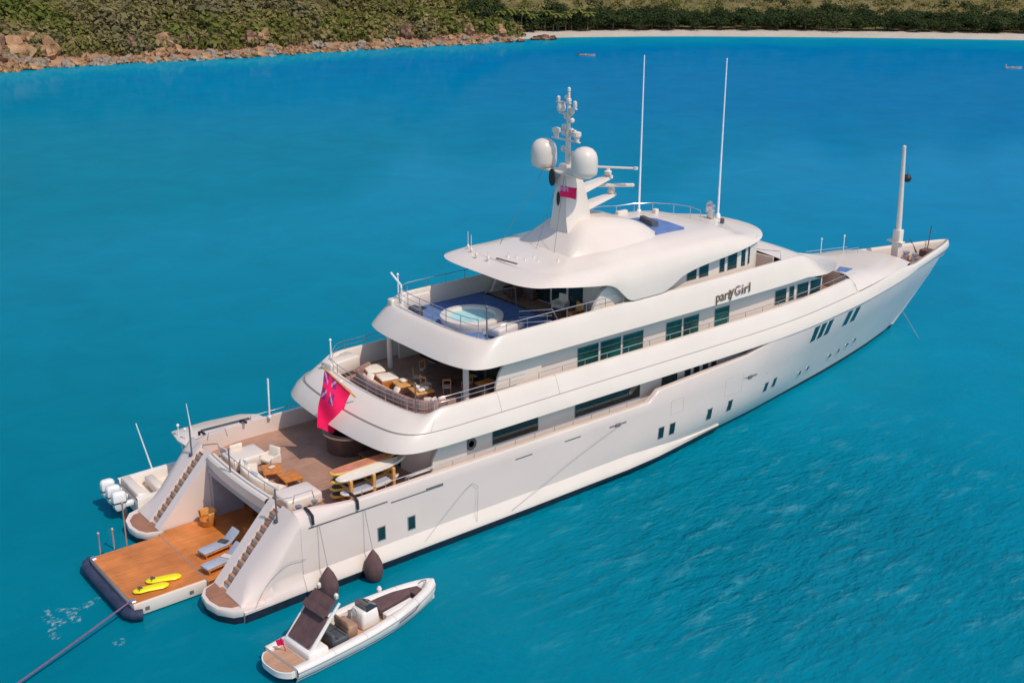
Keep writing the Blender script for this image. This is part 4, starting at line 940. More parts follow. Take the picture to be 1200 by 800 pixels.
mb = MB(); mb.box((59.4, .1, 5.2), (.9, .7, .5), bev=.06); mb.build('bow_locker', 'darkwood', yacht)
mb = MB(); mb.tube([(59.9, .35, 5.2), (60.2, .4, 7.1)], .04, 6); mb.build('jack_staff', 'darkwood', yacht)
mb = MB(); mb.tube([(59.2, .7, 5.0), (58.6, 1.1, 6.2)], .035, 6); mb.build('bow_stay', 'darkwood', yacht)
for sgn in (-1, 1):
    mb = MB(); mb.box((56.2, sgn*1.0, 5.1), (.6, .22, .3), bev=.05); mb.build('mooring_bollard', 'steel', yacht)

# ---- railings
def rail(name, pts, h, rails, step=1.35, r=.022, parent=yacht, m='steel'):
    P = [Vector(p) for p in pts]; mb = MB()
    for f in rails: mb.tube([p+Vector((0, 0, h*f)) for p in P], r if f == 1 else r*.7, 5)
    acc = step
    for i, p in enumerate(P):
        if i: acc += (p-P[i-1]).length
        if acc >= step: mb.tube([p, p+Vector((0, 0, h))], r*.8, 5); acc = 0
    return mb.build(name, m, parent)
def edge(rings, j, x0, x1, both=True, inset=0.0, dz=0.0):
    half = rings[j][:len(rings[j])//2]; a = [(p[0], p[1]+inset, p[2]+dz) for p in half if x0 <= p[0] <= x1]
    return ([(x, -y, z) for x, y, z in reversed(a)] if both else [])+a
rail('upper_aft_rail', edge(rA, 11, 0, 16.5), .5, [1, .5])
for sgn in (-1, 1): rail('upper_side_rail', [(x, y*sgn*-1 if sgn > 0 else y, z) for x, y, z in edge(rA, 11, 17, 44, False)], .32, [1], 1.5)
rail('bridge_aft_rail', edge(rB, 8, 0, 14.6), .95, [1, .66, .33], 1.1, .024)
for sgn in (-1, 1): rail('bridge_side_rail', [(x, y*sgn*-1 if sgn > 0 else y, z) for x, y, z in edge(rB, 8, 14.6, 24, False)], .5, [1], 1.2)
def top_at(rings, j, ty): return min((q for q in rings[j][:len(rings[j])//2] if q[0] < 17), key=lambda q: abs(q[1]+ty))
qa, qb = top_at(rA, 11, 3.9), top_at(rB, 8, 3.9)
for (x, y, z0, z1) in ((qa[0], qa[1], qa[2]-.05, 8.0), (qa[0], -qa[1], qa[2]-.05, 8.0), (qb[0], qb[1], qb[2]-.05, 11.0), (qb[0], -qb[1], qb[2]-.05, 10.8)):
    mb = MB(); mb.tube([(x, y, z0), (x, y, z1)], .04, 7); mb.lathe([(.05, 0), (.08, .08), (.03, .14)], (x, y, z1), 8); mb.build('lamp_post', 'pole' if y < 0 else 'antenna', yacht)
mb = MB(); mb.tube([(qb[0]-.05, 3.5, qb[2]-.1), (qb[0]-.1, 3.55, 10.4), (qb[0]-.5, 3.9, 11.1)], .06, 7); mb.build('davit_arm', 'antenna', yacht)
# white settee backs that stand inside the coamings on the port side
mb = MB(); mb.box((10.9, 3.95, 6.55), (2.0, .9, .8), rz=R(8), bev=.1, seg=2); mb.build('deck_locker', 'white', yacht, 50)
mb = MB(); mb.box((15.4, 3.95, 9.2), (2.6, .5, .8), bev=.1, seg=2); mb.build('deck_locker', 'white', yacht, 50)
mb = MB(); mb.box((15.0, 2.75, 8.95), (.55, .8, .7), bev=.1); mb.build('tender_winch', 'darkgrey', yacht)
# hot tub
tubx = 16.75
mb = MB(); mb.lathe([(1.62, 0), (1.66, .30), (1.72, .52), (1.70, .62), (1.55, .66), (1.30, .64), (1.22, .5), (1.2, .42)], (tubx, 0, 8.6), 44); tub = mb.build('hot_tub', 'white', yacht, 50)
mb = MB(); mb.lathe([(1.24, 0), (1.24, .02)], (tubx, 0, 9.08), 40); mb.build('tub_water', 'poolwater', tub, 60)
mb = MB()
mb.box((17.0, -2.35, 8.95), (1.5, .95, .5), bev=.12, seg=2, rz=R(10)); mb.box((18.1, -1.9, 8.8), (.9, .9, .3), bev=.08, rz=R(20)); mb.build('tub_step', 'white', tub, 50)
mb = MB(); mb.tube([(18.6, 1.3, 8.6), (18.6, 1.3, 9.75), (20.6, 1.1, 9.7), (20.7, 1.1, 8.6)], .035, 6); mb.build('tub_handrail', 'steel', tub); mb = MB(); mb.tube([(18.3, -2.1, 8.6), (18.3, -2.1, 9.6), (19.9, -2.9, 9.6), (20.4, -3.1, 8.6)], .035, 6)
for z in (8.95, 9.25): mb.tube([(18.3, -2.1, z), (19.9, -2.9, z)], .025, 5)
mb.build('tub_handrail', 'steel', tub)
mb = MB(); mb.box((15.2, -1.9, 8.75), (1.5, 1.0, .28), rz=R(-25), bev=.1, seg=2); mb.build('deck_sun_pad', 'bluepad', yacht, 50)
# ensign staff
mb = MB(); mb.tube([(9.05, -.55, 6.6), (7.5, -.25, 8.45)], [.05, .04], 8); mb.lathe([(.04, 0), (.07, .06), (0, .12)], (7.5, -.25, 8.45), 8); mb.build('ensign_staff', 'wood2', yacht)
mb = MB(); mb.box((8.9, .9, 7.0), (.5, .5, .25), bev=.06); mb.build('stern_light', 'white', yacht)
# life buoy plaque on the side wall
mb = MB(); mb.lathe([(.25, 0), (.33, .05), (.25, .1), (.17, .05), (.25, 0)], n=18); mb.v = [(12.95+a, -4.93-c, 4.5+b) for a, b, c in mb.v]; mb.build('life_ring', 'pole', mh)
# ship's name
def lettering(txt, x, y, z, size, m, parent, name, shear=.25, tilt=74, rz=0.0, th=.012, sx=1.0):
    cu = bpy.data.curves.new(name, 'FONT'); cu.body = txt; cu.size = size; cu.extrude = th; cu.shear = shear; cu.offset = .0
    ob = bpy.data.objects.new(name+'_tmp', cu); COL.objects.link(ob); bpy.context.view_layer.update()
    me = bpy.data.meshes.new_from_object(ob.evaluated_get(bpy.context.evaluated_depsgraph_get())); bpy.data.objects.remove(ob, do_unlink=True)
    o = bpy.data.objects.new(name, me); me.materials.clear(); me.materials.append(M[m]); COL.objects.link(o); o.parent = parent
    o.location = (x, y, z); o.rotation_euler = (R(tilt), 0, rz); o.scale = (sx, 1, 1); return o
lettering('part', 30.35, -5.06, 8.42, .78, 'bronze', bridge_slab, 'name_lettering')
lettering('y', 31.5, -5.06, 8.50, .92, 'bronze', bridge_slab, 'name_lettering')
lettering('G', 31.95, -5.05, 8.50, .74, 'mauve', bridge_slab, 'name_lettering')
lettering('irl', 32.52, -5.05, 8.48, .80, 'bronze', bridge_slab, 'name_lettering', sx=1.25)
# ================================================================== THINGS ON AND AROUND THE YACHT
# ensign
def flag(name, label, hoist0, hoist1, fly, amp, nx=22, ny=16, sag=0.0, canton=True, gather=0.0):
    mb = MB(); h0, h1 = Vector(hoist0), Vector(hoist1); fl = Vector(fly)
    for j in range(ny+1):
        v = j/ny
        for i in range(nx+1):
            u = i/nx; p = h0.lerp(h1, .5+(v-.5)*(1-gather*u))+fl*u*(1-.25*gather*(1-v))+Vector((0, 0, -sag*u*u*(1-.4*v)))
            side = fl.cross(h1-h0).normalized(); p += side*(amp*u**.6*math.sin(u*8+v*2.4)+.4*amp*math.sin(v*7+u*3)*u); mb.v.append(tuple(p))
    for j in range(ny):
        for i in range(nx):
            u = (i+.5)/nx; v = (j+.5)/ny; mi = 0
            if canton and u < .5 and v > .5:
                a = u*2; b = (v-.5)*2; mi = 1
                if abs(a-b) < .07 or abs(a+b-1) < .07: mi = 2
                if abs(a-.5) < .11 or abs(b-.5) < .14: mi = 2
                if abs(a-.5) < .08 or abs(b-.5) < .1: mi = 0
            mb.f.append((j*(nx+1)+i, j*(nx+1)+i+1, (j+1)*(nx+1)+i+1, (j+1)*(nx+1)+i)); mb.m.append(mi)
    o = mb.build(name, ['flagred', 'flagblue', 'flagwhite'], None, 80); return tag(o, label, 'flag')
flag('ensign_flag', 'big red ensign hanging limp from the staff over the stern overhang', (8.85, -.52, 6.95), (7.55, -.28, 8.38), (-.72, .38, -2.7), .15, 44, 32, .1, True, .38)
flag('courtesy_flag', 'small red flag flying on the aft side of the radar mast', (22.55, -.35, 14.85), (22.55, -.35, 15.45), (.35, -.95, 0), .05, 12, 8, .05)
mb = MB(); mb.lathe([(0, -.3), (.18, -.24), (.28, -.1), (.3, 0), (.28, .1), (.18, .24), (0, .3)], (0, 0, 0), 18); mb.tube([(0, 0, .28), (0, 0, .8)], .012, 5)
tag(mb.build('anchor_ball', 'black', None, 60, loc=(55.55, -.1, 11.4)), 'black anchor ball hoisted beside the white bow mast', 'anchor ball')
# fenders hanging on the starboard side
def fender(x, z, label):
    t = thing('boat_fender', label, 'fender', (x, -6.42, z), 0, 'brown fenders on the yacht side')
    mb = MB(); mb.lathe([(0, -.78), (.18, -.74), (.38, -.55), (.46, -.15), (.42, .2), (.26, .6), (.1, .85), (.06, .92), (0, .92)], n=22); mb.build('fender_body', 'brownfab', t, 60)
    mb = MB(); mb.tube([(0, 0, .9), (-.02, .35, 2.2), (-.05, .5, 3.55-z)], .018, 5); mb.build('fender_rope', 'greyrope', t)
fender(3.72, .62, 'brown covered fender hanging on the yacht side just above the small tender roof')
fender(6.12, .66, 'brown covered fender hanging on the yacht side nearer the bow of the small tender')
# mooring line, anchor chain, slack ropes
mb = MB(); P0, P1 = Vector((-3.95, -2.3, .74)), Vector((-21.0, -9.4, .55)); mb.tube([P0.lerp(P1, k/16)+Vector((0, 0, -.42*math.sin(math.pi*k/16))) for k in range(17)], .045, 7)
tag(mb.build('mooring_line', 'rope'), 'purple mooring line running from the corner of the swim platform into the water', 'rope')
mb = MB(); mb.tube([(56.75, -.1, 1.25), (56.3, -1.2, .6), (55.3, -2.75, -.05)], .02, 6); tag(mb.build('anchor_chain', 'steel'), 'thin anchor chain running from the bow down into the water', 'chain')
for pts, lb in (([(22.1, -5.95, 3.3), (19.0, -6.0, 2.35), (14.6, -6.15, .75)], 'thin grey line running down the hull from the mooring fairlead amidships'), ([(.2, -6.2, .75), (.9, -6.0, 1.5), (2.0, -5.92, 2.1), (2.95, -5.88, 2.0)], 'thin dark line looped on the hull at the starboard stern quarter'), ([(9.3, -6.1, .8), (10.8, -5.95, 1.9), (12.5, -5.9, 2.9), (12.45, -6.05, .8)], 'thin grey line looped on the hull below the main deck side slot')):
    mb = MB(); mb.tube([tuple(p) for p in spline(pts, 14)], .011, 5); tag(mb.build('slack_line', 'greyrope'), lb, 'rope', 'slack lines on the hull side')
# sea scooters on the platform
def scooter(x, y, rz, label):
    t = thing('sea_scooter', label, 'sea scooter', (x, y, .72), rz, 'yellow sea scooters on the platform')
    mb = MB(); secs = []
    for u, w, h in ((-.75, .05, .05), (-.68, .16, .1), (-.45, .25, .16), (-.1, .22, .18), (.25, .25, .2), (.55, .27, .17), (.75, .2, .1), (.84, .06, .05)):
        secs.append([(u, w*math.cos(a), .10+h*.55*math.sin(a)) for a in [2*math.pi*k/12 for k in range(12)]])
    mb.loft(secs, True, True, True); mb.build('float_body', 'yellow', t, 60)
    mb = MB(); mb.box((-.42, 0, .21), (.22, .12, .06), bev=.02); mb.tube([(-.5, -.2, .2), (-.4, 0, .26), (-.5, .2, .2)], .02, 5); mb.build('handle', 'darkgrey', t)
scooter(-2.88, -1.92, R(-12), 'yellow sea scooter lying nearer the outer edge of the teak swim platform')
scooter(-2.1, -1.5, R(-18), 'yellow sea scooter lying nearer the hinge of the teak swim platform')
# sun loungers
def lounger(x, y, rz, label, towel):
    t = thing('sun_lounger', label, 'sun lounger', (x, y, .71), rz, 'grey sun loungers in the beach club')
    mb = MB(); mb.box((-.15, 0, .24), (1.5, .66, .07), bev=.02); mb.build('frame', 'wood', t)
    for sx in (-.8, .5):
        for sy in (-.27, .27): mb = MB(); mb.tube([(sx, sy, 0), (sx, sy, .22)], .035, 7); mb.build('leg', 'wood', t)
    mb = MB(); mb.box((-.2, 0, .33), (1.45, .64, .11), bev=.045, seg=2)
    mb.build('mattress', 'greyfab', t, 50)
    mb = MB(); mb.box((.82, 0, .56), (.78, .64, .11), ry=R(-38), bev=.045, seg=2); mb.build('backrest', 'greyfab', t, 50)
    mb = MB(); mb.box((.35, .02, .42), (.32, .5, .07), bev=.03, rz=R(20)); mb.build('towel', towel, t)
lounger(1.05, -.62, R(8), 'grey padded sun lounger with a dark towel, the one farther from the stairs', 'darkgrey')
lounger(.55, -2.02, R(8), 'grey padded sun lounger with a white towel right beside the starboard stairs', 'flagwhite' if False else 'white')

def stool(x, y, z, label, mt, r=.33, h=.42, grp=None, cat='stool', top=None):
    t = thing('round_stool', label, cat, (x, y, z), 0, grp)
    mb = MB(); mb.lathe([(r*.8, 0), (r*.95, .1), (r, h*.6), (r*.98, h-.05)], n=20); mb.build('drum', mt, t, 50)
    mb = MB(); mb.lathe([(r*.98, h-.05), (r*1.02, h), (r*.9, h+.05), (0, h+.06)], n=20); mb.build('seat', top or mt, t, 50); return t
th0 = thing('tub_chair', 'round orange wicker tub chair by the port wall of the beach club', 'chair', (1.85, 2.15, .71), R(200))
mb = MB(); mb.lathe([(.3, 0), (.36, .1), (.38, .36), (.2, .40), (0, .40)], n=22); mb.build('seat', 'wood', th0, 50)
mb = MB(); ar = [R(a) for a in range(-125, 126, 12)]
mb.loft([[(r*math.cos(a+math.pi), r*math.sin(a+math.pi), z) for a in ar] for r, z in ((.36, .3), (.43, .45), (.46, .74), (.40, .78), (.36, .72), (.33, .4))], False); mb.build('backrest', 'wood2', th0, 50)
stool(3.0, -.15, .71, 'orange wooden stool behind the farther grey lounger', 'wood', .33, .48)
def table(x, y, z, lx, ly, h, label, mt='wood', rz=0.0, grp=None, items=True, name='coffee_table'):
    t = thing(name, label, 'table', (x, y, z), rz, grp)
    mb = MB(); mb.box((0, 0, h-.04), (lx, ly, .08), bev=.03, seg=2); mb.build('tabletop', mt, t)
    for sx in (-1, 1):
        for sy in (-1, 1): mb = MB(); mb.box((sx*(lx/2-.08), sy*(ly/2-.08), (h-.08)/2), (.07, .07, h-.08), bev=.01); mb.build('leg', mt, t)
    return t
table(4.75, .55, 3.1, .95, 1.15, .45, 'orange wooden coffee table of the aft deck seat, the port one of the two', rz=R(-20), grp='orange coffee tables on the aft deck')
table(5.05, -.72, 3.1, .95, 1.15, .45, 'orange wooden coffee table of the aft deck seat, the starboard one of the two', rz=R(-5), grp='orange coffee tables on the aft deck')
mb = MB(); mb.box((0, 0, .02), (.34, .22, .03), bev=.01); tag(mb.build('magazine', 'white', None, loc=(4.78, .62, 3.57), rz=.3), 'white magazine lying on the port orange coffee table', 'magazine')
# curved aft sofa
def sofa(name, path, z, label, base, seat, back, cat='sofa', hseat=.42, hback=.75, grp=None):
    """path: (x, y) along the outside of the sofa, seat on the inner side (towards +x / centre)"""
    P = [Vector(p) for p in spline([(a, b, 0) for a, b in path], 26)]; cx = sum(p.x for p in P)/len(P)+1.4; cy = sum(p.y for p in P)/len(P)
    t = thing(name, label, cat, (P[13].x, P[13].y, z), 0, grp); o = P[13]
    inn = []
    for i in range(len(P)):
        a, b = P[max(i-1, 0)], P[min(i+1, len(P)-1)]; tt = (b-a).normalized(); n = Vector((-tt.y, tt.x, 0))
        if n.dot(Vector((cx, cy, 0))-P[i]) < 0: n = -n
        inn.append(n)
    def sweep(d0, d1, z0, z1, nm, m, bev=.05):
        mb = MB(); secs = []
        for p, n in zip(P, inn):
            q = p-Vector((o.x, o.y, 0)); f = lambda d, zz: tuple(q+n*d+Vector((0, 0, zz)))
            secs.append([f(d0, z0), f(d1, z0), f(d1, z1-bev), f(d1-bev, z1), f(d0+bev, z1), f(d0, z1-bev)])
        mb.loft(secs, True, True, True); mb.build(nm, m, t, 45)
    sweep(0, .85, 0, hseat-.14, 'base', base); sweep(.22, .83, hseat-.14, hseat, 'seat', seat); sweep(0, .22, hseat-.14, hback, 'backrest', back); return t
sofa('curved_sofa', [(3.75, 2.0), (3.3, 1.0), (3.2, 0), (3.3, -1.0), (3.7, -1.85)], 3.1, 'curved cream sofa along the aft coaming of the main deck', 'white', 'cream', 'cream')
def cushion(x, y, z, m, label, rz=0.0, s=.42, grp=None, ry=-.9):
    mb = MB(); mb.box((0, 0, 0), (s, s, .16), bev=.07, seg=2, ry=ry); tag(mb.build('cushion', m, None, 60, loc=(x, y, z), rz=rz), label, 'cushion', grp)
for i, (x, y) in enumerate(((3.72, 1.5), (3.55, .9), (3.5, 0.1), (3.55, -.9))): cushion(x, y, 3.7, 'cream' if i % 2 else 'greyfab', 'pale scatter cushion on the curved cream sofa', rz=.2*i, grp='cushions on the curved sofa')
def armchair(x, y, z, rz, label, fr, fab, grp=None):
    t = thing('armchair', label, 'armchair', (x, y, z), rz, grp)
    mb = MB(); mb.box((0, 0, .32), (.7, .72, .18), bev=.05, seg=2); mb.build('seat', fab, t, 50)
    mb = MB(); mb.box((-.33, 0, .62), (.14, .7, .6), ry=R(-10), bev=.05, seg=2); mb.build('backrest', fab, t, 50)
    for sy in (-.38, .38): mb = MB(); mb.box((0, sy, .36), (.72, .08, .5), bev=.03); mb.build('arm', fr, t)
    return t
armchair(5.3, 1.75, 3.1, R(200), 'cream armchair on the port side of the aft deck table', 'white', 'cream')
armchair(4.2, 2.95+.75, 3.1, R(90), 'cream armchair beside the port locker of the aft deck', 'white', 'cream')
# paddle boards on their rack
t = thing('board_rack', 'wooden rack holding paddle boards on the starboard side of the aft deck', 'rack', (7.4, -4.1, 3.1))
for x in (-1.35, -.1, 1.0):
    for y in (-.75, .75): mb = MB(); mb.box((x, y, .72), (.16, .14, 1.44), bev=.02); mb.build('post', 'wood2', t)
    for k in range(4):
        mb = MB(); mb.box((x, 0, .18+.36*k), (.10, 1.6, .07), bev=.01); mb.build('crossbar', 'wood2', t)
def board(x, y, z, L, w, label, mt, deck, rz=0.0, name='paddle_board', rx=0.0):
    t = thing(name, label, 'paddle board', (x, y, z), rz, 'paddle boards stacked on the aft deck'); t.rotation_euler.x = rx
    prof = [(-.5, .30), (-.485, .55), (-.42, .8), (-.25, .97), (0, 1), (.2, .93), (.36, .68), (.45, .4), (.49, .16), (.505, .02)]
    loop = [(u*L, w/2*k) for u, k in prof]+[(u*L, -w/2*k) for u, k in reversed(prof)]
    rock = lambda u: .10*max(0, u/L*2)**3
    mb = MB(); mb.loft([[(a*s_, b*s_, zz+rock(a)) for a, b in loop] for s_, zz in ((.96, 0), (1, .04), (1, .08), (.965, .12))], True, True, True); mb.build('hull_skin', mt, t, 50)
    mb = MB(); mb.loft([[(a*.86-.04*L, b*.8, .123+rock(a)) for a, b in loop], [(a*.86-.04*L, b*.8, .13+rock(a)) for a, b in loop]], True, True, True); mb.build('deck_pad', deck, t)
board(7.25, -3.72, 3.36, 3.3, .78, 'yellow paddle board in the rack, the lowest of its stack', 'orangeboard', 'darkgrey')
board(7.25, -3.72, 3.72, 3.3, .78, 'yellow paddle board in the rack, the middle one of its stack', 'orangeboard', 'darkgrey')
board(7.3, -3.72, 4.08, 3.3, .78, 'yellow paddle board with a dark deck pad just under the red board', 'orangeboard', 'darkgrey')
board(7.5, -3.70, 4.50, 3.7, .78, 'yellow and red paddle board lying on top of the rack', 'orangeboard', 'salmon')
board(7.45, -4.45, 4.52, 3.9, .80, 'long white paddle board lying on top of the rack over the bulwark', 'white', 'cream', R(2))
board(7.3, -4.52, 3.75, 3.2, .76, 'white paddle board in the rack under the long white one', 'white', 'greyfab')
board(9.7, -5.28, 3.95, 1.7, .75, 'short orange and white board leaning on the starboard bulwark forward of the rack', 'white', 'orangeboard', 0, 'surf_board', R(-40))
# upper aft deck
sofa('long_sofa', [(12.1, 3.2), (11.05, 2.7), (10.65, 1.2), (10.65, -.4), (10.8, -2.0), (11.1, -3.0), (11.7, -3.7), (12.8, -3.95)], 5.87, 'long brown striped sofa curving along the aft rail of the upper deck', 'stripefab', 'beige', 'stripefab', hback=.8)
UG = 'cushioned seats and tables of the upper aft deck'
def pouf(x, y, z, lx, ly, rz, base, top, label, h=.4, items=None):
    t = thing('low_table' if top in ('wood', 'wood2') else 'ottoman', label, 'table' if top in ('wood', 'wood2') else 'ottoman', (x, y, z), rz)
    mb = MB(); mb.box((0, 0, h*.42), (lx, ly, h*.84), bev=.03); mb.build('base', base, t)
    mb = MB(); mb.box((0, 0, h*.92), (lx*1.02, ly*1.02, h*.22), bev=.05, seg=2); mb.build('top', top, t, 50); return t
pouf(12.1, 2.55, 5.87, .95, 1.1, R(-15), 'wood', 'cream', 'cream topped ottoman on the upper aft deck, farthest to port', .62)
pouf(12.15, 1.35, 5.87, .95, 1.0, R(-12), 'wood', 'cream', 'cream topped ottoman between the port ottoman and the orange table', .52)
pouf(12.4, .15, 5.87, .95, 1.0, R(-10), 'darkwood', 'wood2', 'low orange wooden table in the middle of the upper aft deck', .46)
pouf(12.6, -1.2, 5.87, 1.05, 1.05, R(-10), 'darkwood', 'wood2', 'low orange wooden table with cushions, the starboard one on the upper aft deck', .46)
for i, (x, y) in enumerate(((12.55, -.95), (12.75, -1.35), (12.4, -1.45))): cushion(x, y, 6.42, 'cream', 'cream cushion lying on the starboard orange table of the upper aft deck', rz=.7*i, s=.36, grp='cushions on the starboard orange table', ry=.15)
cushion(12.45, .25, 6.42, 'cream', 'cream cushion lying on the middle orange table of the upper aft deck', s=.4, ry=.1)
for i, (x, y) in enumerate(((11.25, -.9), (11.2, 1.5), (11.7, -3.05), (12.35, -3.4), (12.0, -3.25))): cushion(x, y, 6.5, 'cream' if i < 2 else 'beige', 'scatter cushion on the long brown sofa of the upper deck', rz=.5*i, grp='cushions on the long brown sofa')
def chair(x, y, z, rz, label, grp, fr='darkwood', fab='beige'):
    t = thing('dining_chair', label, 'chair', (x, y, z), rz, grp)
    mb = MB(); mb.box((0, 0, .44), (.46, .46, .07), bev=.02); mb.build('seat', fab, t)
    mb = MB()
    for sy in (-.2, .2): mb.box((-.22, sy, .68), (.04, .05, .46), bev=.01)
    mb.box((-.22, 0, .88), (.04, .44, .08), bev=.01); mb.build('backrest', fr, t)
    for sx in (-.19, .19):
        for sy in (-.19, .19): mb = MB(); mb.box((sx, sy, .2), (.045, .045, .4), bev=.005); mb.build('leg', fr, t)
    return t
DG = 'chairs round the upper deck dining table'
t = thing('dining_table', 'round dark dining table under the bridge deck overhang', 'table', (14.7, -.4, 5.87))
mb = MB(); mb.lathe([(0, .70), (1.15, .70), (1.2, .73), (1.15, .76), (0, .76)], n=32); mb.build('tabletop', 'darkwood', t, 50)
mb = MB(); mb.lathe([(.4, 0), (.3, .08), (.12, .2), (.12, .7)], n=16); mb.build('pedestal', 'darkwood', t)
ch0 = None
for k in range(8):
    a = k*math.pi/4+.2; x, y = 14.7+1.5*math.cos(a), -.4+1.5*math.sin(a)
    if ch0 is None: ch0 = chair(x, y, 5.87, a+math.pi, 'brown dining chair drawn up to the round dark table', DG, 'wood2')
    else: dup(ch0, (x, y, 5.87), a+math.pi)
mb = MB(); mb.box((0, 0, .5), (.9, .5, 1.0), bev=.03); mb.box((0, 0, 1.03), (1.0, .58, .06), bev=.02, mi=1); tag(mb.build('bar_counter', ['darkwood', 'wood'], None, loc=(14.9, -3.6, 5.87)), 'dark bar counter with an orange top beside the starboard wing wall', 'bar')
# main deck shade: dining table under the overhang
table(9.3, -1.6, 3.1, 1.2, 1.0, .74, 'dark wooden table in the shade of the main deck overhang', 'darkwood', name='side_table')
# bridge deck seats
armchair(22.0, -1.2, 8.62, R(195), 'pale armchair under the hardtop beside the pilothouse doors', 'cream', 'cream')
armchair(21.6, -2.8, 8.62, R(170), 'brown wicker armchair under the hardtop by the starboard cheek wall', 'darkwood', 'wood2')
armchair(21.5, 2.5, 8.62, R(180), 'brown wicker armchair under the hardtop on the port side', 'darkwood', 'darkwood')
sofa('lounge_sofa', [(22.0, 3.4), (21.9, 2.9), (21.95, 1.6), (21.95, 1.2)], 8.62, 'brown sofa against the aft wall of the pilothouse', 'darkwood', 'brownfab', 'brownfab')
table(20.9, -1.9, 8.62, .8, .8, .45, 'dark low table in front of the bridge deck armchairs', 'darkwood')
stool(20.4, -3.4, 8.62, 'cream drum stool on the starboard side of the bridge deck', 'cream', .28, .4)

# ---- small tender alongside
TL = 8.3
td = thing('tender_boat', 'open cream tender with a brown folded shade lying alongside the yacht', 'boat', (-.82, -10.32, 0), R(6.2))
def tb_half(u): return hinterp([(0, 1.18), (.15, 1.24), (.4, 1.26), (.6, 1.16), (.78, .88), (.9, .58), (.96, .36), (.985, .22), (1.0, .03)], u)
def tb_z(u): return .78+.22*u*u
mb = MB(); US = [0, .03, .08]+[k/24 for k in range(3, 24)]+[.972, .985, .994, 1.0]
def thalf(d, z, m=1.0): return [(TL*u*(1-.0*d), -max(tb_half(u)*m-d, .03), z(u)) for u in US]
ringsT = [(.55, lambda u: -.3), (.16, lambda u: .12), (.12, lambda u: .2), (.10, lambda u: .25), (-.02, lambda u: .42+.1*u), (-.06, lambda u: tb_z(u)-.16), (0, lambda u: tb_z(u)-.03), (.08, lambda u: tb_z(u)), (.30, lambda u: tb_z(u)), (.36, lambda u: tb_z(u)-.05), (.38, lambda u: .42)]
for sgn in (1, -1):
    mb.loft([[(x, y*sgn, z) for x, y, z in thalf(d, z)] for d, z in ringsT], False, mis=[0, 0, 1, 0, 0, 0, 0, 0, 0, 0])
tr = [[(0, -tb_half(0)+.05, .3), (0, -tb_half(0)+.05, .78), (0, tb_half(0)-.05, .78), (0, tb_half(0)-.05, .3)]]
mb.add(tr[0], [(0, 1, 2, 3)]); th_ = mb.build('hull', ['tube', 'navyline'], td, 45)
mb = MB()
fl_ = [u for u in US if u < .93]
for a, b in zip(fl_, fl_[1:]): mb.add([(TL*a, -(tb_half(a)-.3), .45), (TL*b, -(tb_half(b)-.3), .45), (TL*b, tb_half(b)-.3, .45), (TL*a, tb_half(a)-.3, .45)], [(0, 1, 2, 3)])
mb.build('cockpit_sole', 'tteak', td)
mb = MB(); pl = [(-.62+.5*(1-math.sqrt(max(0, 1-(k/8)**2.6))), -1.02*k/8) for k in range(8, -9, -1)] if False else [(-.6+.42*abs(k/8)**3.2, -1.02*k/8) for k in range(8, -9, -1)]+[(.75, 1.02), (.75, -1.02)]
mb.prism(pl, .35, .62); mb.build('bathing_platform', 'tube', td)
mb = MB(); mb.prism([(.12+(x-.12)*.93, y*.93) for x, y in pl], .622, .64); mb.build('platform_teak', 'tteak', td)
mb = MB(); mb.box((1.25, 0, .72), (1.0, 1.9, .5), bev=.1, seg=2); mb.build('engine_box', 'tube', td, 50)
mb = MB(); mb.box((2.55, 0, .66), (.8, 1.5, .42), bev=.08, seg=2); mb.box((2.15, 0, .9), (.16, 1.5, .5), bev=.05, seg=2); mb.build('rear_seat', 'darkgrey', td, 50)
mb = MB(); mb.box((3.3, -.05, .75), (.55, 1.0, .55), bev=.08, seg=2); mb.box((3.08, -.05, 1.08), (.12, 1.0, .4), bev=.04); mb.build('helm_seat', 'tread', td, 50)
mb = MB(); mb.box((4.35, 0, .85), (1.0, 1.0, .85), bev=.12, seg=2, taper=.85); con = mb.build('console', 'tube', td, 50)
mb = MB(); mb.loft([[(4.15, -.42, 1.25), (4.15, .42, 1.25), (4.85, .36, 1.25), (4.85, -.36, 1.25)], [(4.12, -.38, 1.55), (4.12, .38, 1.55), (4.45, .3, 1.5), (4.45, -.3, 1.5)]], True, True, True); mb.build('windscreen', 'skin_glass', con)
mb = MB(); mb.tube([(3.78+.02*math.sin(a), .2*math.cos(a), 1.2+.2*math.sin(a)) for a in [k*math.pi/6 for k in range(13)]], .02, 5); mb.build('steering_wheel', 'steel', con)
mb = MB(); secs = []
for u, w, in ((5.0, .1), (5.05, .45), (5.6, .48), (6.4, .42), (6.9, .3), (7.15, .1)): secs.append([(u, .28-w, .62), (u, .28+w*.9, .62), (u, .28+w*.9, .84), (u, .28+w*.7, .88), (u, .28-w*.8, .88), (u, .28-w, .84)])
mb.loft(secs, True, True, True); mb.build('bow_sun_pad', 'brownfab', td, 50)
mb = MB(); mb.box((5.9, -.42, .62), (1.7, .32, .38), rz=R(4), bev=.05); mb.build('side_seat', 'tube', td)
mb = MB(); mb.loft([[(6.95, -.34, .7), (6.95, .4, .7), (7.5, .15, .78), (7.5, -.15, .78)], [(6.95, -.34, .86), (6.95, .4, .86), (7.45, .15, .9), (7.45, -.15, .9)]], True, True, True); mb.build('bow_backrest', 'brownfab', td)
mb = MB(); mb.tube([(7.55, -.2, .95), (7.75, -.12, 1.08), (7.85, 0, 1.1), (7.75, .12, 1.08), (7.55, .2, .95)], .03, 6); mb.build('bow_rail', 'steel', td)
mb = MB(); mb.tube([(5.3, -1.24, .62), (6.3, -1.06, .68), (7.0, -.74, .74)], .03, 6); mb.build('rub_slot', 'pole', td)
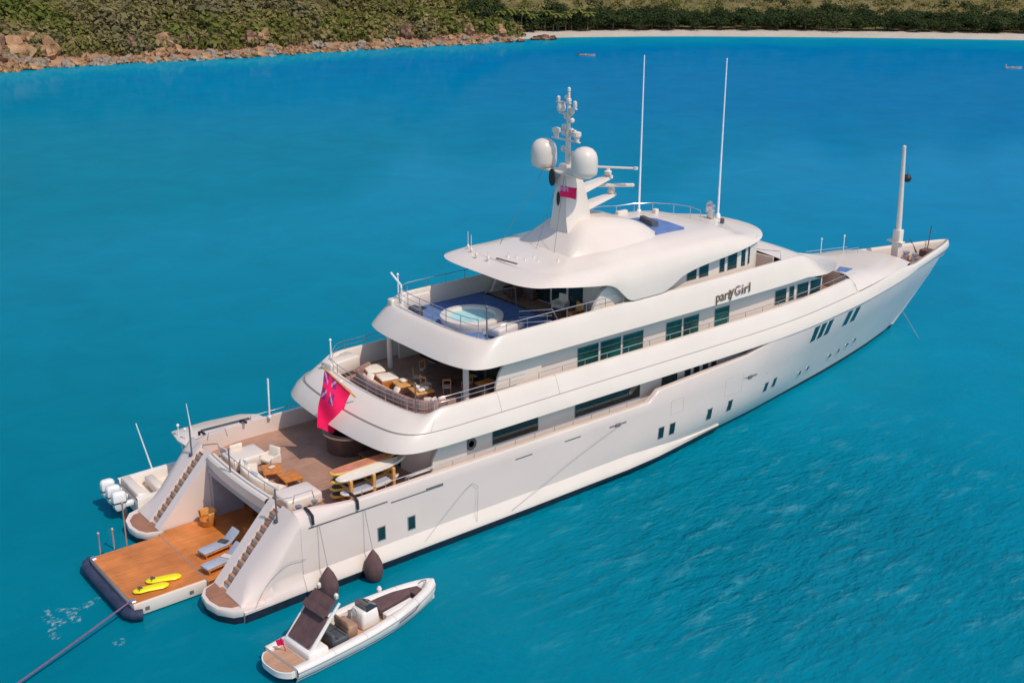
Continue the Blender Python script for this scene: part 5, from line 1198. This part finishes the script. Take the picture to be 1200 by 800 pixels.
for sgn in (1, -1):   # rub rail and tube seams
    mb = MB(); mb.tube([(TL*u, -sgn*(tb_half(u)+.055), tb_z(u)-.17) for u in US[:-1]], .028, 6); mb.build('rub_rail', 'frame', td)
    mb = MB()
    for u in (.22, .42, .62, .8):
        mb.tube([(TL*u, -sgn*max(tb_half(u)-d+.004, .03), z+.004) for d, z in ((-.055, tb_z(u)-.16), (.0, tb_z(u)-.03), (.08, tb_z(u)), (.30, tb_z(u)))], .010, 4)
    mb.build('tube_seam', 'line', td)
mb = MB()
for x in (2.36, 2.75): mb.box((x+.02, .0, .875), (.03, 1.46, .012), bev=0)
mb.box((2.55, 0, .876), (.76, .025, .012), bev=0); mb.build('cushion_seam', 'black', td)
# folding shade: a brown panel slanting up and forward between two white arms
def shade(a, b, w0, w1, th, nm, m, parent):
    mb = MB(); A_, B_ = Vector(a), Vector(b); nn = Vector((-(B_-A_).z, 0, (B_-A_).x)).normalized()*th
    mb.loft([[A_+Vector((0, -w0, 0)), A_+Vector((0, w0, 0)), A_+Vector((0, w0, 0))+nn, A_+Vector((0, -w0, 0))+nn], [B_+Vector((0, -w1, 0)), B_+Vector((0, w1, 0)), B_+Vector((0, w1, 0))+nn, B_+Vector((0, -w1, 0))+nn]], True, True, True); return mb.build(nm, m, parent)
sh = shade((1.0, .1, 1.0), (2.05, .1, 2.05), .72, .72, .08, 'shade_panel', 'brownfab', td)
shade((1.95, .1, 2.12), (2.5, .1, 2.6), .75, .7, .12, 'shade_panel', 'brownfab', td)
shade((1.78, .1, 2.10), (2.05, .1, 2.34), .75, .75, .10, 'shade_roll', 'brownfab', td)
for y in (-.72, .92):
    mb = MB(); mb.tube([(.95, y, .85), (1.6, y, 1.55), (2.55, y, 2.55)], [.1, .085, .06], 8); mb.build('shade_arm', 'tube', td)
mb = MB()
for y in (-.6, .75): mb.lathe([(.06, 0), (.1, .06), (.1, .2), (.05, .26)], (2.6, y*.9+.1, 2.6), 8)
mb.build('arch_light', 'white', td)
mb = MB(); mb.tube([(.55, .45, .65), (.35, .45, 1.35)], .02, 5); mb.plate([(.5, .45, .95), (.42, .45, 1.3), (.2, .62, 1.2), (.28, .62, .9)], .015); tag(mb.build('pennant', 'flagred', td))
for (x, y) in ((1.4, 1.15), (6.0, 1.05)):
    mb = MB(); mb.lathe([(0, -.12), (.1, -.06), (.12, .05), (.06, .16), (0, .18)], (x, y, tb_z(x/TL)+.05), 12); mb.build('cleat_cover', 'white', td)

# ---- white centre console boat behind the port quarter
pb_ = thing('sport_boat', 'white centre console boat with outboards lying behind the port stern quarter', 'boat', (-.1, 7.55, 0), R(-2))
PL = 10.8
def p_half(u): return hinterp([(0, 1.5), (.3, 1.6), (.55, 1.5), (.75, 1.15), (.9, .6), (1, .05)], u)
mb = MB(); UP = [k/20 for k in range(21)]
for sgn in (1, -1):
    mb.loft([[(PL*u, -sgn*max(p_half(u)-d, .03), z+.35*u*u*(z > .3)) for u in UP] for d, z in ((.5, -.3), (.2, .1), (.1, .35), (0, 1.1), (.05, 1.22), (.28, 1.22), (.32, 1.16), (.34, .6))], False)
mb.add([(0, -1.45, .2), (0, -1.45, 1.05), (0, 1.45, 1.05), (0, 1.45, .2)], [(0, 1, 2, 3)]); mb.build('hull', 'tube', pb_, 45)
mb = MB()
for a, b in zip(UP[:-2], UP[1:-1]): mb.add([(PL*a, -(p_half(a)-.33), .62), (PL*b, -(p_half(b)-.33), .62), (PL*b, p_half(b)-.33, .62), (PL*a, p_half(a)-.33, .62)], [(0, 1, 2, 3)])
mb.build('cockpit_sole', 'cream', pb_)
for i, y in enumerate((-.85, 0, .85)):
    mb = MB(); mb.loft([[(-.75+a*k, y+b*k, z) for a, b in ((-.32, -.2), (-.38, 0), (-.32, .2), (.3, .24), (.42, 0), (.3, -.24))] for z, k in ((.55, .5), (.75, .85), (1.1, 1.0), (1.4, 1.0), (1.55, .8), (1.6, .5))], True, True, True)
    mb.box((-.25, y, .8), (.5, .3, .3), bev=.05); eng = mb.build('outboard_engine', 'engine', pb_, 55)
    mb = MB(); mb.box((-.55, y, .1), (.3, .18, 1.0), bev=.05); mb.build('engine_leg', 'darkgrey', eng)
    mb = MB(); mb.loft([[(-.75+a*k, y+b*k, z) for a, b in ((-.32, -.2), (-.38, 0), (-.32, .2), (.3, .24), (.42, 0), (.3, -.24))] for z, k in ((.98, 1.0), (.99, 1.02), (1.06, 1.03), (1.07, 1.0))], True, True, True); mb.build('cowl_band', 'darkgrey', eng)
mb = MB(); mb.box((.35, 0, .95), (.5, 2.5, .75), bev=.08, seg=2); mb.box((1.5, .1, .95), (.5, 1.7, .5), bev=.08); mb.build('stern_bench', 'white', pb_, 50)
mb = MB(); mb.box((4.4, 0, 1.3), (1.4, 1.2, 1.4), bev=.12, taper=.85); mb.build('console', 'white', pb_, 50)
mb = MB(); mb.loft([[(4.9, -.5, 2.0), (4.9, .5, 2.0), (5.4, .4, 2.0), (5.4, -.4, 2.0)], [(4.5, -.5, 2.7), (4.5, .5, 2.7), (4.7, .45, 2.7), (4.7, -.45, 2.7)]], True, True, True); mb.build('windscreen', 'skin_glass', pb_)
mb = MB(); rp_ = [(3.1, -1.3), (2.95, 0), (3.1, 1.3), (5.0, 1.5), (7.2, 1.3), (7.9, .8), (8.05, 0), (7.9, -.8), (7.2, -1.3), (5.0, -1.5)]
mb.loft([[(4.6+(x-4.6)*k, y*k, z) for x, y in rp_] for z, k in ((3.0, .95), (3.06, 1), (3.12, 1), (3.19, .93))], True, True, True); mb.build('hard_top', 'white', pb_, 50)
mb = MB()
for y in (-.75, .3): mb.box((5.8, y, 3.205), (2.8, .24, .06), bev=.01)
mb.build('roof_panel', 'darkgrey', pb_)
for x in (3.4, 5.6):
    for y in (-.8, .8): mb = MB(); mb.tube([(x+.2, y, .7), (x, y, 3.02)], .05, 7); mb.build('roof_post', 'white', pb_)
mb = MB(); mb.tube([(1.9, 1.45, 1.2), (1.4, 1.75, 3.9)], [.05, .03], 6); mb.build('whip_antenna', 'antenna', pb_)
mb = MB(); mb.tube([(4.1, 1.0, 3.0), (4.0, 1.1, 4.6)], [.035, .02], 6); mb.build('whip_antenna', 'antenna', pb_)
for x, y in ((3.2, .5), (3.3, -.2)): mb = MB(); mb.tube([(x, y, 3.0), (x, y, 3.7)], .025, 6); mb.lathe([(.05, 0), (.09, .05), (.06, .14)], (x, y, 3.7), 8); mb.build('roof_light', 'antenna', pb_)

# ---- far away boats in the bay
def skiff(x, y, rz, L, label, mt, dark):
    t = thing('small_skiff', label, 'boat', (x, y, 0), rz, None)
    mb = MB(); secs = []
    for u in (-.5, -.45, -.2, .1, .3, .42, .5):
        w = .28*L*.6*max(.05, (1-max(0, (u+.1)/.6)**2.0) if u > -.1 else 1); h = .35+.25*max(0, u)
        secs.append([(u*L, -w*.7, -.1), (u*L, -w, h), (u*L, -w*.85, h), (u*L, -w*.8, .15), (u*L, w*.8, .15), (u*L, w*.85, h), (u*L, w, h), (u*L, w*.7, -.1)])
    mb.loft(secs, True, True, True); mb.build('hull', mt, t, 40)
    mb = MB(); mb.box((-.5*L-.1, 0, .55), (.3, .28, .6), bev=.06); mb.build('outboard_engine', dark, t)
    mb = MB(); mb.box((-.1*L, 0, .38), (.3, .5*L*.3, .06), bev=.01); mb.build('thwart', 'tube', t)
skiff(154.1, 143.7, R(-40), 3.4, 'tiny grey skiff moored in the bay before the left end of the beach', 'greyrope', 'darkgrey')
skiff(204.5, 76.5, R(-32), 3.2, 'tiny pale skiff at the right edge of the bay', 'greyrope', 'greyrope')
for x, y, f in ((158.4, 175.6, .9), (161.0, 174.6, .7), (168.2, 175.2, 1.3), (170.3, 174.0, 1.0), (166.0, 175.6, .6)):
    o = rp[2].copy(); COL.objects.link(o); o.location = (x, y, .25); o.scale = (f*1.6, f, f*.6); o.rotation_euler = (0, 0, f*4)
    tag(o, 'low dark brown rock lying on the sand at the left end of the beach', 'rock', 'low dark rocks on the beach')

m = bpy.data.materials.new('foam'); m.use_nodes = True; nt = m.node_tree
b = nt.nodes['Principled BSDF']; b.inputs['Base Color'].default_value = (.75, .82, .84, 1); b.inputs['Roughness'].default_value = .6
tc = nt.nodes.new('ShaderNodeTexCoord'); nz = nt.nodes.new('ShaderNodeTexNoise'); nz.inputs['Scale'].default_value = 4.5; nz.inputs['Detail'].default_value = 6; nt.links.new(tc.outputs['Object'], nz.inputs['Vector'])
mr = nt.nodes.new('ShaderNodeMapRange'); mr.inputs[1].default_value = .47; mr.inputs[2].default_value = .68; mr.inputs[3].default_value = 0; mr.inputs[4].default_value = .32; nt.links.new(nz.outputs['Fac'], mr.inputs[0]); nt.links.new(mr.outputs[0], b.inputs['Alpha'])
M['foam'] = m
FO = [[(-6.74, 0.7), (-6.88, 0.18), (-6.95, -0.37), (-6.8, -0.58), (-6.62, -0.81), (-6.94, -0.99), (-7.27, -1.31)], [(-6.43, 0.27), (-6.19, -0.01), (-5.86, -0.27), (-5.51, -0.28), (-5.2, -0.17), (-4.85, -0.08), (-4.54, 0.13)], [(-5.52, -4.03), (-5.27, -3.98), (-4.92, -3.85)], [(-7.26, -1.49), (-7.15, -1.83), (-7.08, -2.05)], [(-6.11, -0.34), (-6.03, -0.76), (-6.05, -1.44)]]
mb = MB(); rf = random.Random(3)
for l in FO:
    P = spline([(x, y, .012) for x, y in l], 26)
    L_, R_ = [], []
    for i, q in enumerate(P):
        tt = (P[min(i+1, 25)]-P[max(i-1, 0)]).normalized(); n_ = Vector((-tt.y, tt.x, 0)); w = .10+.26*rf.random()*math.sin(math.pi*min(max(i/25, .04), .96))
        L_.append(tuple(q+n_*w)); R_.append(tuple(q-n_*w))
    mb.loft([L_, R_], False)
o = mb.build('sea_foam', 'foam'); tag(o, 'thin broken streaks of white foam on the water off the swim platform', 'foam', None, 'stuff')

table(4.4, 1.1, .71, .9, .9, .5, 'dark wooden table inside the beach club garage', 'darkwood', name='garage_table')
armchair(4.9, -.2, .71, R(180), 'grey armchair inside the shaded beach club garage', 'garage', 'greyfab')
